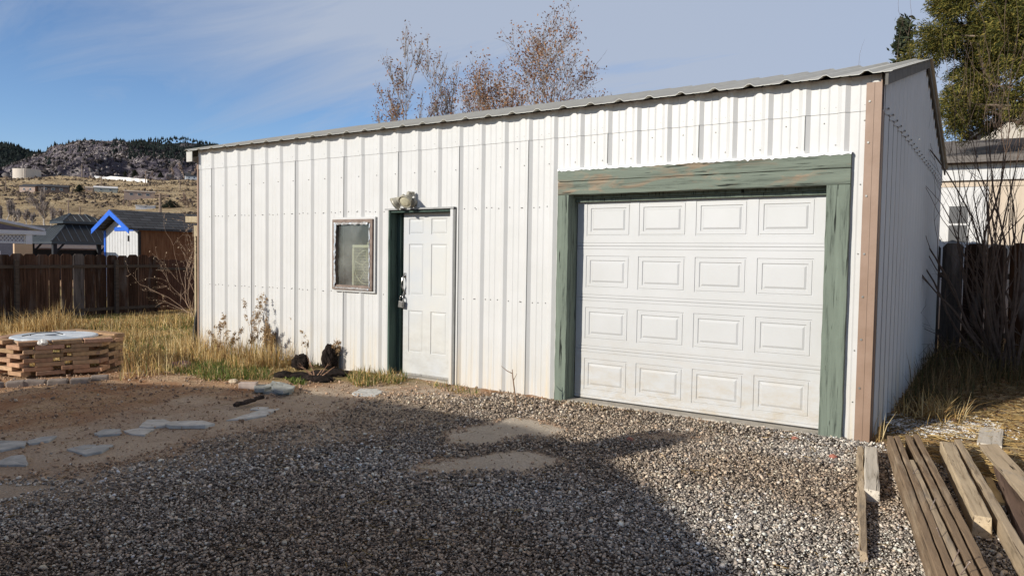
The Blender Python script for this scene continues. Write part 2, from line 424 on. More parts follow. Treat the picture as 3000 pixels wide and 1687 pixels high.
# far hillside and mountains, one sheet out to the skyline
az = np.concatenate([np.arange(-75, -41, .6), np.arange(-41, -14, .075), np.arange(-14, 62, .9)])
rr = np.concatenate([np.linspace(56, 140, 40), np.linspace(143, 640, 150), np.linspace(646, 2700, 300), np.linspace(2800, 6000, 12)])
AZ, RR = np.meshgrid(np.radians(az), rr)
dxy = np.sin(AZ)[..., None]*_r[:2]+np.cos(AZ)[..., None]*V3(-math.sin(YAW), math.cos(YAW))
HX = CP[0]+dxy[..., 0]*RR; HY = CP[1]+dxy[..., 1]*RR
HZ = hill_z(HX, HY)
nx, ny = len(az), len(rr); ii = np.arange(nx*ny).reshape(ny, nx)
F = np.stack([ii[:-1, :-1].ravel(), ii[:-1, 1:].ravel(), ii[1:, 1:].ravel(), ii[1:, :-1].ravel()], -1)
cc, DD = photo_cols(HX, HY)
forest = np.clip(np.clip((DD-1560)/150, 0, 1)*1.0+np.clip((DD-1300)/150, 0, 1)*np.clip((cc-330)/80, 0, 1)*.85, 0, 1)*(.55+.45*(fbm(HX*.006, HY*.006, 4, 91) > .42))
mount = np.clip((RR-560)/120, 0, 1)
m_hill, nt, b = nmat('hillside')
a = nt.nodes.new('ShaderNodeAttribute'); a.attribute_name = 'col'
sp = nt.nodes.new('ShaderNodeSeparateColor'); nt.links.new(a.outputs['Color'], sp.inputs[0])
vv = coords(nt, 'pos', (1, 1, 1))
f1 = noise(nt, vv, .055, 8, .68); f2 = noise(nt, vv, .30, 6, .7); f3 = noise(nt, vv, .05, 10, .75)
t1 = ramp(nt, [(.36, (.36, .275, .185)), (.48, (.66, .51, .315)), (.66, (.80, .645, .42))]); nt.links.new(f1.outputs['Fac'], t1.inputs['Fac'])
t2 = ramp(nt, [(.40, (.62, .55, .50)), (.47, (1, 1, 1))]); nt.links.new(f2.outputs['Fac'], t2.inputs['Fac'])
tan = mixc(nt, 1.0, t1.outputs[0], t2.outputs[0], 'MULTIPLY')
r1 = ramp(nt, [(.36, (.048, .044, .060)), (.46, (.11, .097, .118)), (.55, (.19, .165, .178)), (.62, (.52, .46, .42))]); nt.links.new(f3.outputs['Fac'], r1.inputs['Fac'])  # rock colours tinted purple-blue to stand in for distance haze
fo = ramp(nt, [(.4, (.012, .020, .022)), (.66, (.055, .062, .06))]); nt.links.new(f3.outputs['Fac'], fo.inputs['Fac'])
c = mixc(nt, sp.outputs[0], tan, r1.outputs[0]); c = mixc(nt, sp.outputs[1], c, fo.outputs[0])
nt.links.new(c, b.inputs['Base Color']); b.inputs['Roughness'].default_value = 1; b.inputs['Specular IOR Level'].default_value = .0
bump(nt, b, f3.outputs['Fac'], 14.0, .9)
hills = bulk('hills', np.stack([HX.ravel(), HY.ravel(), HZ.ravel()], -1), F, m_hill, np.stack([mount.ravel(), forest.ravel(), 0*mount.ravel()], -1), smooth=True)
struct(hills)
# ------------------------------------------------------------------ metal shed
WX0, WX1, WD, EZ = -7.82, 1.424, 6.95, 3.0
PER, RX0 = .309, -7.4929
RSL = .255; RIDGE_Y = 3.45; EY = -.145; ERZ = 2.985
def rib(x):                       # outward height of the wall sheet at position x along it
    t = (x-RX0) % PER
    if t < .037: return .024*(1-t/.037)
    if t > PER-.026: return .024
    if t > PER-.063: return .024*(t-(PER-.063))/.037
    for c in (.105, .176):
        if abs(t-c) < .011: return .0035*max(0, 1-abs(t-c)/.011*.9)
    return 0.0
def rib_breaks(a, b):
    o = {a, b}
    k0 = int((a-RX0)//PER)-1; k1 = int((b-RX0)//PER)+2
    for k in range(k0, k1):
        for t in (0, .037, .039, .166, PER-.065, PER-.063, PER-.026, .094, .105, .116, .165, .176, .187):
            x = RX0+k*PER+t
            if a < x < b: o.add(round(x, 5))
    return sorted(o)
m, nt, b = nmat('white_painted_steel')
vv = coords(nt, 'pos', (1, 1, 1)); n1 = noise(nt, vv, 2.5, 5); n2 = noise(nt, coords(nt, 'pos', (9, 9, .5)), 1.5, 6, .65)
r1 = ramp(nt, [(.3, (.52, .515, .495)), (.7, (.56, .555, .54))]); nt.links.new(n1.outputs['Fac'], r1.inputs['Fac'])
gg = nt.nodes.new('ShaderNodeNewGeometry'); sz = nt.nodes.new('ShaderNodeSeparateXYZ'); nt.links.new(gg.outputs['Position'], sz.inputs[0])
mr = nt.nodes.new('ShaderNodeMapRange'); mr.inputs[1].default_value = .62; mr.inputs[2].default_value = 0.0; nt.links.new(sz.outputs['Z'], mr.inputs[0])
mm = nt.nodes.new('ShaderNodeMath'); mm.operation = 'MULTIPLY'; nt.links.new(mr.outputs[0], mm.inputs[0])
rs = ramp(nt, [(.42, (0, 0, 0)), (.75, (1, 1, 1))]); nt.links.new(n2.outputs['Fac'], rs.inputs['Fac']); nt.links.new(rs.outputs[0], mm.inputs[1])
cw = mixc(nt, mm.outputs[0], r1.outputs[0], (.60, .48, .30))
st = ramp(nt, [(.70, (1, 1, 1)), (.86, (.82, .80, .76))]); nt.links.new(n2.outputs['Fac'], st.inputs['Fac'])
cw = mixc(nt, 1.0, cw, st.outputs[0], 'MULTIPLY')
nt.links.new(cw, b.inputs['Base Color']); b.inputs['Roughness'].default_value = .42; b.inputs['Specular IOR Level'].default_value = .35
bump(nt, b, n1.outputs['Fac'], .012, .35)
m_white = m
m_seam = simple('seam_shadow_grey', (.16, .16, .15), (.22, .22, .21))
m_rseam = simple('rib_line_grey', (.20, .20, .205), (.28, .28, .285))
m_screw = simple('screw_zinc', (.26, .255, .24), (.17, .17, .16), 60, .4, metal=.6)
m_brown = simple('brown_trim_paint', (.235, .15, .10), (.28, .185, .13), 5, .5, .4, bmp=.004, bscale=6)
m_roof = simple('galvanised_roof', (.46, .45, .40), (.53, .52, .465), 3.0, .45, .4, metal=.0, bmp=.003, bscale=4)
m_dark = simple('dark_interior', (.018, .018, .018), (.03, .03, .028))
m_green = wood('weathered_green_paint', (.15, .175, .14), (.055, .065, .052), worn=(.30, .235, .165), axis=0, kind='pos', wornamt=.53)
m_greenv = wood('weathered_green_paint_upright', (.15, .178, .142), (.05, .06, .05), worn=(.25, .20, .13), axis=2, kind='pos', wornamt=.70)
m_door = simple('white_door_enamel', (.485, .485, .475), (.52, .52, .515), 1.6, .38, .4, bmp=.002, bscale=90, bst=.25)
def dust(m, z1, col, amt=.8):
    nt = m.node_tree; b = nt.nodes['Principled BSDF']; src = b.inputs['Base Color'].links[0].from_socket
    gg = nt.nodes.new('ShaderNodeNewGeometry'); sz = nt.nodes.new('ShaderNodeSeparateXYZ'); nt.links.new(gg.outputs['Position'], sz.inputs[0])
    mr = nt.nodes.new('ShaderNodeMapRange'); mr.inputs[1].default_value = z1; mr.inputs[2].default_value = 0.0; mr.inputs[4].default_value = amt; nt.links.new(sz.outputs['Z'], mr.inputs[0])
    n = noise(nt, coords(nt, 'pos', (2.2, 2.2, 5)), 2.4, 8, .72); r = ramp(nt, [(.40, (0, 0, 0)), (.70, (1, 1, 1))]); nt.links.new(n.outputs['Fac'], r.inputs['Fac'])
    mm = nt.nodes.new('ShaderNodeMath'); mm.operation = 'MULTIPLY'; nt.links.new(mr.outputs[0], mm.inputs[0]); nt.links.new(r.outputs[0], mm.inputs[1])
    nt.links.new(mixc(nt, mm.outputs[0], src, col), b.inputs['Base Color'])
dust(m_door, .75, (.42, .35, .25))
m_conc = simple('concrete', (.34, .31, .26), (.46, .42, .36), 14, .9, .2, bmp=.006)

shed = thing('metal_shed', 'long white ribbed steel shed with a garage door and a low gable roof', 'shed', (-3.2, 0, 0))
GX0, GX1, GZ = -1.425, 1.045, 2.125          # garage opening
DX0, DX1, DZ = -3.90, -2.955, 2.03           # entry opening
QX0, QX1, QZ0, QZ1 = -4.80, -4.19, 1.075, 1.885
def openings(xm):
    o = []
    if GX0 < xm < GX1: o.append((-1, GZ+.1))
    if DX0 < xm < DX1: o.append((-1, DZ))
    if QX0 < xm < QX1: o.append((QZ0, QZ1))
    return o
mb = MB()
LAP = 2.715
xs = sorted(set(rib_breaks(WX0, WX1)+[GX0, GX1, DX0, DX1, QX0, QX1]))
for x0, x1 in zip(xs[:-1], xs[1:]):
    if x1-x0 < 1e-5: continue
    xm = (x0+x1)/2; y0, y1 = -rib(x0+1e-6), -rib(x1-1e-6)
    spans = [(-.12, LAP+.012)]
    for a, c in openings(xm):
        ns = []
        for s0, s1 in spans:
            if a > s0: ns.append((s0, a))
            if c < s1: ns.append((c, s1))
        spans = ns
    for z0, z1 in spans:
        mb.add([(x0, y0, z0), (x1, y1, z0), (x1, y1, z1), (x0, y0, z1)], [(0, 1, 2, 3)])
    d = .006                       # upper sheet laps over the lower one
    mb.add([(x0, y0-d, LAP), (x1, y1-d, LAP), (x1, y1-d, EZ), (x0, y0-d, EZ)], [(0, 1, 2, 3)])
    mb.add([(x0, y0-d, LAP), (x1, y1-d, LAP), (x1, y1-.0005, LAP+.0005), (x0, y0-.0005, LAP+.0005)], [(3, 2, 1, 0)], 1)
for k in range(0, 40, 3):          # lapped panel joints: a thin proud edge beside every third rib
    x = RX0+k*PER-.0025
    if x > WX1-.05: break
    for z0, z1 in [(-.1, LAP-.002), (LAP+.002, EZ-.02)]:
        if GX0 < x < GX1 and z0 < 2.4: z0 = 2.42
        if DX0 < x < DX1 and z0 < DZ: z0 = DZ+.03
        if z1 > z0: mb.box(x-.0025, x+.0025, -.029, -.022, z0, z1, 1)
def screw(x, z):
    if (GX0-.16 < x < GX1+.2 and z < 2.44) or (DX0-.04 < x < DX1+.04 and z < DZ+.05) or (QX0-.1 < x < QX1+.12 and QZ0-.1 < z < QZ1+.08): return
    y = -rib(x)
    M = Matrix.Translation((x, y-.001, z)) @ Matrix.Rotation(R(90), 4, 'X')
    mb.lathe([(.0062, -.001), (.0062, .003), (.004, .005), (.004, .008)], M, 6, 2)
for k in range(31):
    xr = RX0+k*PER
    for z in (1.0, 2.012):
        for t in (-.085, .06, .21 if k % 2 else .13):
            if WX0+.05 < xr+t < 1.28: screw(xr+t, z+random.uniform(-.008, .008))
    if xr < 1.25:
        screw(xr-.075, LAP+.055+random.uniform(-.006, .006))
        if k > 16: screw(xr+.145, LAP+.05); screw(xr+.145, LAP-.075)
    screw(xr-.07, 2.455)
for z in (1.55, 2.12, .75, .32): screw(1.29, z)
front = part(mb, 'front_wall', [m_white, m_seam, m_screw], shed)
# end wall (+X side) with its gable, left end wall and back wall
def roof_z(y): return ERZ+RSL*(min(y, 2*RIDGE_Y-y)-EY)
mb = MB()
def endwall(mb, X, sg):
    ys = rib_breaks(RX0+PER*25+.02, RX0+PER*25+.02+WD)
    y_off = RX0+PER*25+.02
    for a, c in zip(ys[:-1], ys[1:]):
        ya, yc = a-y_off, c-y_off
        h0, h1 = rib(a+1e-6), rib(c-1e-6)
        x0, x1 = X+sg*h0, X+sg*h1
        mb.add([(x0, ya, -.12), (x1, yc, -.12), (x1, yc, LAP+.01), (x0, ya, LAP+.01)], [(0, 1, 2, 3)] if sg > 0 else [(3, 2, 1, 0)])
        d = .008*sg
        mb.add([(x0+d, ya, LAP), (x1+d, yc, LAP), (x1+d, yc, roof_z(yc)), (x0+d, ya, roof_z(ya))], [(0, 1, 2, 3)] if sg > 0 else [(3, 2, 1, 0)])
        for t_ in (.039, .166):
            if sg > 0 and abs(((a-RX0) % PER)-t_) < .0012: mb.box(X+h0-.003, X+h0+.008, ya-.003, ya+.004, -.1, LAP-.004 if h0 < .05 else 0, 1); mb.box(X+h0+.004, X+h0+.0115, ya-.003, ya+.004, LAP+.004, roof_z(ya)-.01, 1)
        if h0 > .023 and sg > 0:
            mb.box(x0-.002, x0+.007, ya-.01, yc+.008, LAP-.008, LAP-.002, 1)
            mb.tube([(x0, ya-.05, LAP+.045), (x0+.009, ya-.05, LAP+.045)], .007, 6, 2)
endwall(mb, WX1, 1)
end = part(mb, 'end_wall', [m_white, m_rseam, m_screw], shed)
mb = MB(); endwall(mb, WX0, -1); mb.box(WX0, WX1, WD, WD+.03, -.1, EZ)
part(mb, 'back_wall', [m_white, m_seam, m_screw], shed)
# roof sheets: trapezoid ribs run from eave to ridge
mb = MB(); RX1, RXL = 1.515, -7.985
rxs = rib_breaks(RXL, RX1)
def rz(x, y): return roof_z(y)+rib(x+.13)*1.05
for k, (x0, x1) in enumerate(zip(rxs[:-1], rxs[1:])):
    pass
rxs = sorted(set([RXL, RX1]+[x-.13 for x in rib_breaks(RXL+.13, RX1+.13) if RXL < x-.13 < RX1]))
for x0, x1 in zip(rxs[:-1], rxs[1:]):
    if x1-x0 < 1e-5: continue
    h0, h1 = rib(x0+.13+1e-6)*1.05, rib(x1+.13-1e-6)*1.05
    for ya, yb in ((EY, RIDGE_Y), (RIDGE_Y, 2*RIDGE_Y-EY)):
        za, zb = roof_z(ya), roof_z(yb)
        mb.add([(x0, ya, za+h0), (x1, ya, za+h1), (x1, yb, zb+h1), (x0, yb, zb+h0)], [(0, 1, 2, 3)])
        mb.add([(x0, ya, za+h0-.004), (x1, ya, za+h1-.004), (x1, yb, zb+h1-.004), (x0, yb, zb+h0-.004)], [(3, 2, 1, 0)])
    mb.add([(x0, EY, ERZ+h0-.004), (x1, EY, ERZ+h1-.004), (x1, EY, ERZ+h1), (x0, EY, ERZ+h0)], [(0, 1, 2, 3)])
roof = part(mb, 'roof', [m_roof], shed)
m_rake = simple('dark_grey_trim', (.10, .095, .085), (.15, .14, .125))
mb = MB()                                     # rake trim under the roof edge at both ends
for X0 in (1.462, -7.975):
    for ya, yb in ((EY+.02, RIDGE_Y-.002), (RIDGE_Y+.002, 2*RIDGE_Y-EY-.02)):
        za, zb = roof_z(ya)-.006, roof_z(yb)-.006; mb = MB()
        mb.prism([(X0, ya, za), (X0, ya, za-.10), (X0, yb, zb-.10), (X0, yb, zb)], (.022, 0, 0))
        part(mb, 'rake_trim', m_rake, shed)
mb = MB(); mb.box(-7.965, WX0-.004, -.13, -.118, 2.825, 2.972); mb.box(-7.965, -7.955, -.117, .6, 2.84, 2.972)
part(mb, 'eave_flashing', simple('pale_grey_flashing', (.42, .41, .37), (.52, .50, .46)), shed)
mb = MB()
mb.box(1.318, 1.424, -.050, -.041, -.03, 2.93); mb.box(1.424, 1.433, -.050, .115, -.03, 2.96); mb.box(1.368, 1.378, -.054, -.050, -.03, 2.93); mb.box(1.318, 1.322, -.041, 0, -.03, 2.93)
for z in (.45, .85, 1.2, 1.55, 2.02, 2.45, 2.78): mb.tube([(1.345, -.050, z), (1.345, -.058, z)], .009, 6, 1)
part(mb, 'corner_trim', [m_brown, m_screw], shed)
mb = MB(); mb.box(WX0-.012, WX0+.012, -.038, -.029, -.05, 2.9); mb.box(WX0-.021, WX0-.012, -.038, .1, -.05, 2.9)
part(mb, 'corner_trim', [m_brown], shed)
mb = MB(); mb.box(-3.95, -2.92, .0, .45, -.1, .018); mb.box(GX0-.02, GX1+.05, -.02, .6, -.1, .012); mb.box(WX0+.02, WX1-.03, .06, WD-.05, -.11, -.01)
part(mb, 'concrete_slab', m_conc, shed, bevel=.006)

# green timber surround of the garage door
fr = MB(); 
HZ0, HZ1, HZ2 = 2.122, 2.254, 2.378
def board(mb, x0, x1, y0, y1, z0, z1, ax, n=14, jit=.003, seed=0, mi=0):
    """a slightly wavy, worn board; ax = long axis"""
    rg = np.random.default_rng(seed); lo = [x0, y0, z0]; hi = [x1, y1, z1]; o = [a for a in range(3) if a != ax]
    ts = np.linspace(lo[ax], hi[ax], n+1); V = []
    ch = .004
    prof = [(lo[o[0]]+ch, lo[o[1]]), (hi[o[0]]-ch, lo[o[1]]), (hi[o[0]], lo[o[1]]+ch), (hi[o[0]], hi[o[1]]-ch), (hi[o[0]]-ch, hi[o[1]]), (lo[o[0]]+ch, hi[o[1]]), (lo[o[0]], hi[o[1]]-ch), (lo[o[0]], lo[o[1]]+ch)]
    for t in ts:
        for (p, q) in prof:
            v = [0, 0, 0]; v[ax] = t; v[o[0]] = p+rg.normal()*jit*.5; v[o[1]] = q+rg.normal()*jit*.5; V.append(v)
    K = 8; f = [(i*K+j, i*K+(j+1) % K, (i+1)*K+(j+1) % K, (i+1)*K+j) for i in range(n) for j in range(K)]
    f += [tuple(range(K))[::-1], tuple(n*K+j for j in range(K))]
    if ax == 1: f = [q[::-1] for q in f]
    mb.add(V, f, mi)
gf = bpy.data.objects.new('garage_door_frame', None); COL.objects.link(gf); gf.parent = shed; gf.matrix_parent_inverse = Matrix.Translation(-Vector(shed.location))
def gpart(mb, name, mats, **k):
    o = mb.build(name, mats, **k); o.parent = gf; return o
h = MB(); board(h, -1.553, 1.221, -.052, .06, HZ1+.003, HZ2, 0, 30, .003, 1); gpart(h, 'header_beam', m_green)
h = MB(); board(h, -1.553, 1.221, -.050, .06, HZ0, HZ1, 0, 30, .003, 2); gpart(h, 'header_beam', m_green)
h = MB(); board(h, -1.555, -1.425, -.050, .015, -.03, HZ0-.003, 2, 24, .0025, 3); board(h, -1.452, -1.424, .0155, .15, -.03, HZ0+.02, 2, 10, .001, 4); gpart(h, 'jamb', m_greenv)
h = MB(); board(h, 1.040, 1.221, -.050, .060, -.03, HZ0-.003, 2, 24, .0025, 5); board(h, 1.046, 1.075, .0605, .15, -.03, HZ0+.02, 2, 10, .001, 6); gpart(h, 'jamb', m_greenv)
h = MB(); h.box(-1.42, 1.04, .064, .15, 2.09, 2.16); h.box(-1.42, 1.04, .10, .145, 2.055, 2.088); gpart(h, 'head_stop', m_greenv)
h = MB(); rg = np.random.default_rng(4)
xsn = np.linspace(-1.556, 1.224, 120)
V = []
for x in xsn: V += [(x, -.058, HZ2-.012+rg.normal()*.004), (x, -.056, HZ2+.010+rg.normal()*.001), (x, -.012, HZ2+.014)]
h.add(V, [(i*3+j, i*3+3+j, i*3+4+j, i*3+1+j) for i in range(119) for j in range(2)]); gpart(h, 'caulk_bead', simple('white_caulk', (.84, .84, .84), (.78, .78, .78), 30, .5))

# garage door: four sections of four raised panels
def ring_panel(mb, x0, x1, z0, z1, y, prof, mi=0):
    """nested rectangles: prof = [(inset, depth)], starts flush at y, ends as a closed field"""
    V = []; 
    for ins, d in prof: V += [(x0+ins, y+d, z0+ins), (x1-ins, y+d, z0+ins), (x1-ins, y+d, z1-ins), (x0+ins, y+d, z1-ins)]
    f = [(i*4+j, i*4+(j+1) % 4, i*4+4+(j+1) % 4, i*4+4+j) for i in range(len(prof)-1) for j in range(4)]
    k = (len(prof)-1)*4; f.append((k, k+1, k+2, k+3)); mb.add(V, f, mi)
def panel_sheet(mb, x0, x1, z0, z1, y, cols, rows, prof):
    xs = [x0]+[v for c in cols for v in c]+[x1]; zs = [z0]+[v for c in rows for v in c]+[z1]
    for i in range(len(xs)-1):
        for j in range(len(zs)-1):
            if i % 2 == 1 and j % 2 == 1: ring_panel(mb, xs[i], xs[i+1], zs[j], zs[j+1], y, prof)
            else: mb.add([(xs[i], y, zs[j]), (xs[i+1], y, zs[j]), (xs[i+1], y, zs[j+1]), (xs[i], y, zs[j+1])], [(0, 1, 2, 3)])
gd = bpy.data.objects.new('garage_door', None); COL.objects.link(gd); gd.parent = shed; gd.matrix_parent_inverse = Matrix.Translation(-Vector(shed.location))
PROF = [(0, 0), (.005, .007), (.013, .007), (.017, .001), (.045, .001), (.052, .009), (.060, .009), (.078, .000)]
cols = [(-1.3137+i*.5823, -1.3137+i*.5823+.489) for i in range(4)]
for k in range(4):
    zt = 2.1389-k*.5334; zb = zt-.5334
    if k == 3: zb = .022
    mb = MB(); e = .003
    panel_sheet(mb, GX0+.004, GX1-.002, zb+.034, zt-.036, .15, cols, [(max(zt-.5334+.1004, zb+.05), zt-.1014)], PROF)
    X0, X1 = GX0+.004, GX1-.002
    for (za, zc, y0, y1) in ((zt-.036, zt-.033, .15, .1545), (zt-.033, zt-.030, .1545, .15), (zt-.030, zt-e, .15, .15), (zt-e, zt, .15, .158), (zb, zb+e, .158, .15), (zb+e, zb+.028, .15, .15), (zb+.028, zb+.031, .15, .1545), (zb+.031, zb+.034, .1545, .15)):
        mb.add([(X0, y0, za), (X1, y0, za), (X1, y1, zc), (X0, y1, zc)], [(0, 1, 2, 3)])
    mb.add([(X0, .19, zb), (X1, .19, zb), (X1, .19, zt), (X0, .19, zt)], [(3, 2, 1, 0)])
    mb.add([(X0, .158, zt), (X1, .158, zt), (X1, .19, zt), (X0, .19, zt)], [(0, 1, 2, 3)])
    o = mb.build('door_section', m_door); o.parent = gd
mb = MB(); mb.box(GX0+.01, GX1-.01, .146, .175, .010, .0215)
o = mb.build('bottom_seal', simple('dark_rubber', (.03, .028, .026), (.06, .055, .05))); o.parent = gd

# entry door, its frame, handle
m_conc2 = None
ed = bpy.data.objects.new('entry_door', None); COL.objects.link(ed); ed.parent = shed; ed.matrix_parent_inverse = Matrix.Translation(-Vector(shed.location))
mb = MB(); PY = .10
m_entry = simple('scuffed_white_door', (.535, .53, .50), (.475, .49, .50), 1.4, .45, .35, contrast=(.42, .66), bmp=.002, bscale=60, bst=.2)
dust(m_entry, 1.0, (.36, .34, .30), .7)
W6 = .76
pc = [(-3.715, -3.485), (-3.365, -3.125)]
pr = [(.30, .81), (.995, 1.615), (1.73, 1.92)]
PROF6 = [(0, 0), (.006, .008), (.012, .010), (.020, .006), (.038, .003), (.046, .003)]
panel_sheet(mb, -3.80, -2.99, .045, 1.985, PY, pc, pr, PROF6)
mb.add([(-3.80, PY, .045), (-3.80, PY+.04, .045), (-3.80, PY+.04, 1.985), (-3.80, PY, 1.985)], [(3, 2, 1, 0)])
mb.box(-3.80, -2.99, PY+.02, PY+.045, .045, 1.985)
o = mb.build('door_leaf', m_entry); o.parent = ed
mb = MB(); mb.tube([(-3.772, PY-.003, 1.22), (-3.776, PY-.012, 1.235), (-3.78, PY-.05, 1.20), (-3.78, PY-.055, 1.10), (-3.776, PY-.012, 1.045), (-3.772, PY-.003, 1.03)], [.013, .012, .010, .010, .012, .013], 8)
mb.box(-3.79, -3.755, PY-.006, PY-.001, 1.205, 1.262); mb.box(-3.79, -3.755, PY-.006, PY-.001, 1.00, 1.045)
o = mb.build('handle', simple('brushed_chrome', (.55, .54, .52), (.42, .41, .40), 20, .28, .5, metal=.9), smooth=True); o.parent = ed
mb = MB(); mb.box(-3.80, -2.99, PY+.004, PY+.03, .02, .044)
o = mb.build('threshold', simple('aluminium', (.45, .44, .42), (.33, .32, .30), 30, .4, metal=.7)); o.parent = ed
mb = MB(); board(mb, -3.925, -3.898, -.045, .14, -.05, 2.03, 2, 10, .002, 21); board(mb, -3.897, -3.802, .142, .20, -.05, 2.0, 2, 8, .001, 22); board(mb, -3.8965, -3.842, .09, .1415, -.02, 1.995, 2, 8, .001, 23)
mb.box(-3.898, -2.97, -.03, .16, 1.990, 2.028)
o = mb.build('door_frame', wood('dark_green_frame', (.055, .085, .07), (.02, .032, .028), axis=2, kind='pos')); o.parent = ed
mb = MB(); mb.box(-2.962, -2.925, -.048, -.041, -.03, 2.03); mb.box(-2.966, -2.960, -.044, .12, -.03, 2.03); mb.box(-2.928, -2.918, -.041, 0, -.03, 2.03); mb.box(-2.917, -2.898, -.036, -.002, -.03, 2.03, 1)
o = mb.build('side_flashing', [m_white, m_seam]); o.parent = ed
mb = MB(); mb.box(-3.965, -2.905, -.062, -.002, 2.032, 2.037); mb.box(-3.965, -2.905, -.064, -.060, 2.018, 2.037)
o = mb.build('drip_cap', simple('dark_metal_cap', (.28, .28, .27), (.36, .36, .35))); o.parent = ed
# padlock hangs on a hasp
pl = thing('padlock', 'chunky steel padlock hanging under the handle of the white entry door', 'padlock', (-3.79, PY-.05, .9))
mb = MB(); M = Matrix.Translation((-3.792, PY-.045, .88)) @ Matrix.Rotation(R(6), 4, 'Y')
mb.tbox(M, .075, .042, .085); part(mb, 'lock_body', simple('padlock_steel', (.30, .29, .27), (.16, .155, .15), 30, .35, .5, metal=.8), pl, bevel=.010)
mb = MB(); an = np.linspace(0, math.pi, 9)
mb.tube([(-3.815, PY-.045, .92)]+[(-3.79-.025*math.cos(t), PY-.045, .955+.03*math.sin(t)) for t in an]+[(-3.765, PY-.045, .92)], .0065, 6)
part(mb, 'shackle', simple('shackle_chrome', (.55, .55, .54), (.45, .45, .44), 20, .25, metal=.9), pl, smooth=True)
mb = MB(); mb.box(-3.81, -3.775, PY-.012, PY-.002, .955, 1.005); mb.tube([(-3.79, PY-.012, .97), (-3.79, PY-.055, .97)], .008, 6)
part(mb, 'hasp', simple('black_hasp', (.04, .04, .04), (.07, .07, .07)), pl)

# window with box fan behind
wn = bpy.data.objects.new('window', None); COL.objects.link(wn); wn.parent = shed; wn.matrix_parent_inverse = Matrix.Translation(-Vector(shed.location))
def frame(mb, x0, x1, z0, z1, t, y0, y1, mi=0):
    mb.box(x0, x1, y0, y1, z0, z0+t, mi); mb.box(x0, x1, y0, y1, z1-t, z1, mi); mb.box(x0, x0+t, y0, y1, z0+t, z1-t, mi); mb.box(x1-t, x1, y0, y1, z0+t, z1-t, mi)
mb = MB(); frame(mb, -4.872, -4.135, 1.005, 1.945, .03, -.05, .0); o = mb.build('outer_trim', m_white, bevel=.003); o.parent = wn
mb = MB(); frame(mb, -4.868, -4.163, 1.030, 1.918, .045, -.075, -.051); frame(mb, -4.842, -4.19, 1.06, 1.885, .03, -.060, .0); o = mb.build('frame', simple('brown_window_frame', (.17, .125, .10), (.25, .19, .155), 12), bevel=.003); o.parent = wn
mb = MB(); rg = np.random.default_rng(8)
def ragged(x0, x1, z0, z1, ax, y):
    n = 26; V = []
    for i in range(n+1):
        t = i/n
        if ax == 2: z = z0+(z1-z0)*t; V += [(x0+rg.normal()*.003, y, z), (x1+rg.normal()*.006, y-.003+rg.normal()*.002, z)]
        else: x = x0+(x1-x0)*t; V += [(x, y, z0+rg.normal()*.006), (x, y-.003+rg.normal()*.002, z1+rg.normal()*.003)]
    mb.add(V, [(2*i, 2*i+2, 2*i+3, 2*i+1) if ax == 0 else (2*i, 2*i+1, 2*i+3, 2*i+2) for i in range(n)])
ragged(-4.835, -4.80, 1.06, 1.88, 2, -.079); ragged(-4.82, -4.24, 1.852, 1.878, 0, -.079); ragged(-4.215, -4.20, 1.07, 1.86, 2, -.079)
ragged(-4.80, -4.22, 1.045, 1.062, 0, -.079)
o = mb.build('foil_tape', simple('silver_foil_tape', (.72, .72, .72), (.46, .46, .46), 40, .3, .6, metal=.6, bmp=.004, bscale=60)); o.parent = wn
mg, nt, b = nmat('dusty_glass')
o_ = nt.nodes['Material Output']; tr = nt.nodes.new('ShaderNodeBsdfTransparent'); tr.inputs[0].default_value = (.80, .82, .80, 1)
gl = nt.nodes.new('ShaderNodeBsdfGlossy'); gl.inputs['Roughness'].default_value = .06; gl.inputs[0].default_value = (.9, .9, .9, 1)
df = nt.nodes.new('ShaderNodeBsdfDiffuse'); df.inputs[0].default_value = (.55, .55, .52, 1)
vv = coords(nt, 'pos', (1, 1, 1)); nn = noise(nt, vv, 3.2, 6); rp = ramp(nt, [(.40, (.05,)*3), (.75, (.22,)*3)]); nt.links.new(nn.outputs['Fac'], rp.inputs['Fac'])
m1 = nt.nodes.new('ShaderNodeMixShader'); nt.links.new(rp.outputs[0], m1.inputs[0]); nt.links.new(tr.outputs[0], m1.inputs[1]); nt.links.new(df.outputs[0], m1.inputs[2])
fz = nt.nodes.new('ShaderNodeValue'); fz.outputs[0].default_value = .05
m2 = nt.nodes.new('ShaderNodeMixShader'); nt.links.new(fz.outputs[0], m2.inputs[0]); nt.links.new(m1.outputs[0], m2.inputs[1]); nt.links.new(gl.outputs[0], m2.inputs[2])
nt.links.new(m2.outputs[0], o_.inputs['Surface'])
mb = MB(); mb.box(-4.80, -4.19, -.042, -.038, 1.075, 1.885); o = mb.build('pane', mg); o.parent = wn
# things inside, seen through the glass
mb = MB(); mb.box(-5.6, -5.55, .05, 1.6, 0, 2.6); mb.box(-3.98, -3.94, .22, 1.6, 0, 2.6); mb.box(-5.55, -3.98, 1.55, 1.6, 0, 2.6); mb.box(-5.6, -3.94, .05, .8, .98, 1.03)
part(mb, 'interior_lining', simple('grey_plywood_lining', (.16, .165, .15), (.24, .245, .225), 6), shed)
fan = thing('box_fan', 'cream box fan with a round grille standing behind the window glass', 'fan', (-4.36, .12, 1.03))
m_cream = simple('cream_plastic', (.84, .80, .58), (.78, .74, .54), 8, .5)
mb = MB(); frame(mb, -4.64, -4.10, 1.035, 1.60, .035, .05, .17); part(mb, 'fan_case', m_cream, fan, bevel=.012)
mb = MB()
for x in np.linspace(-4.60, -4.14, 22): mb.tube([(x, .052, 1.06), (x, .052, 1.575)], .0035, 4)
for z in np.linspace(1.075, 1.565, 15): mb.tube([(-4.61, .055, z), (-4.13, .055, z)], .0028, 4)
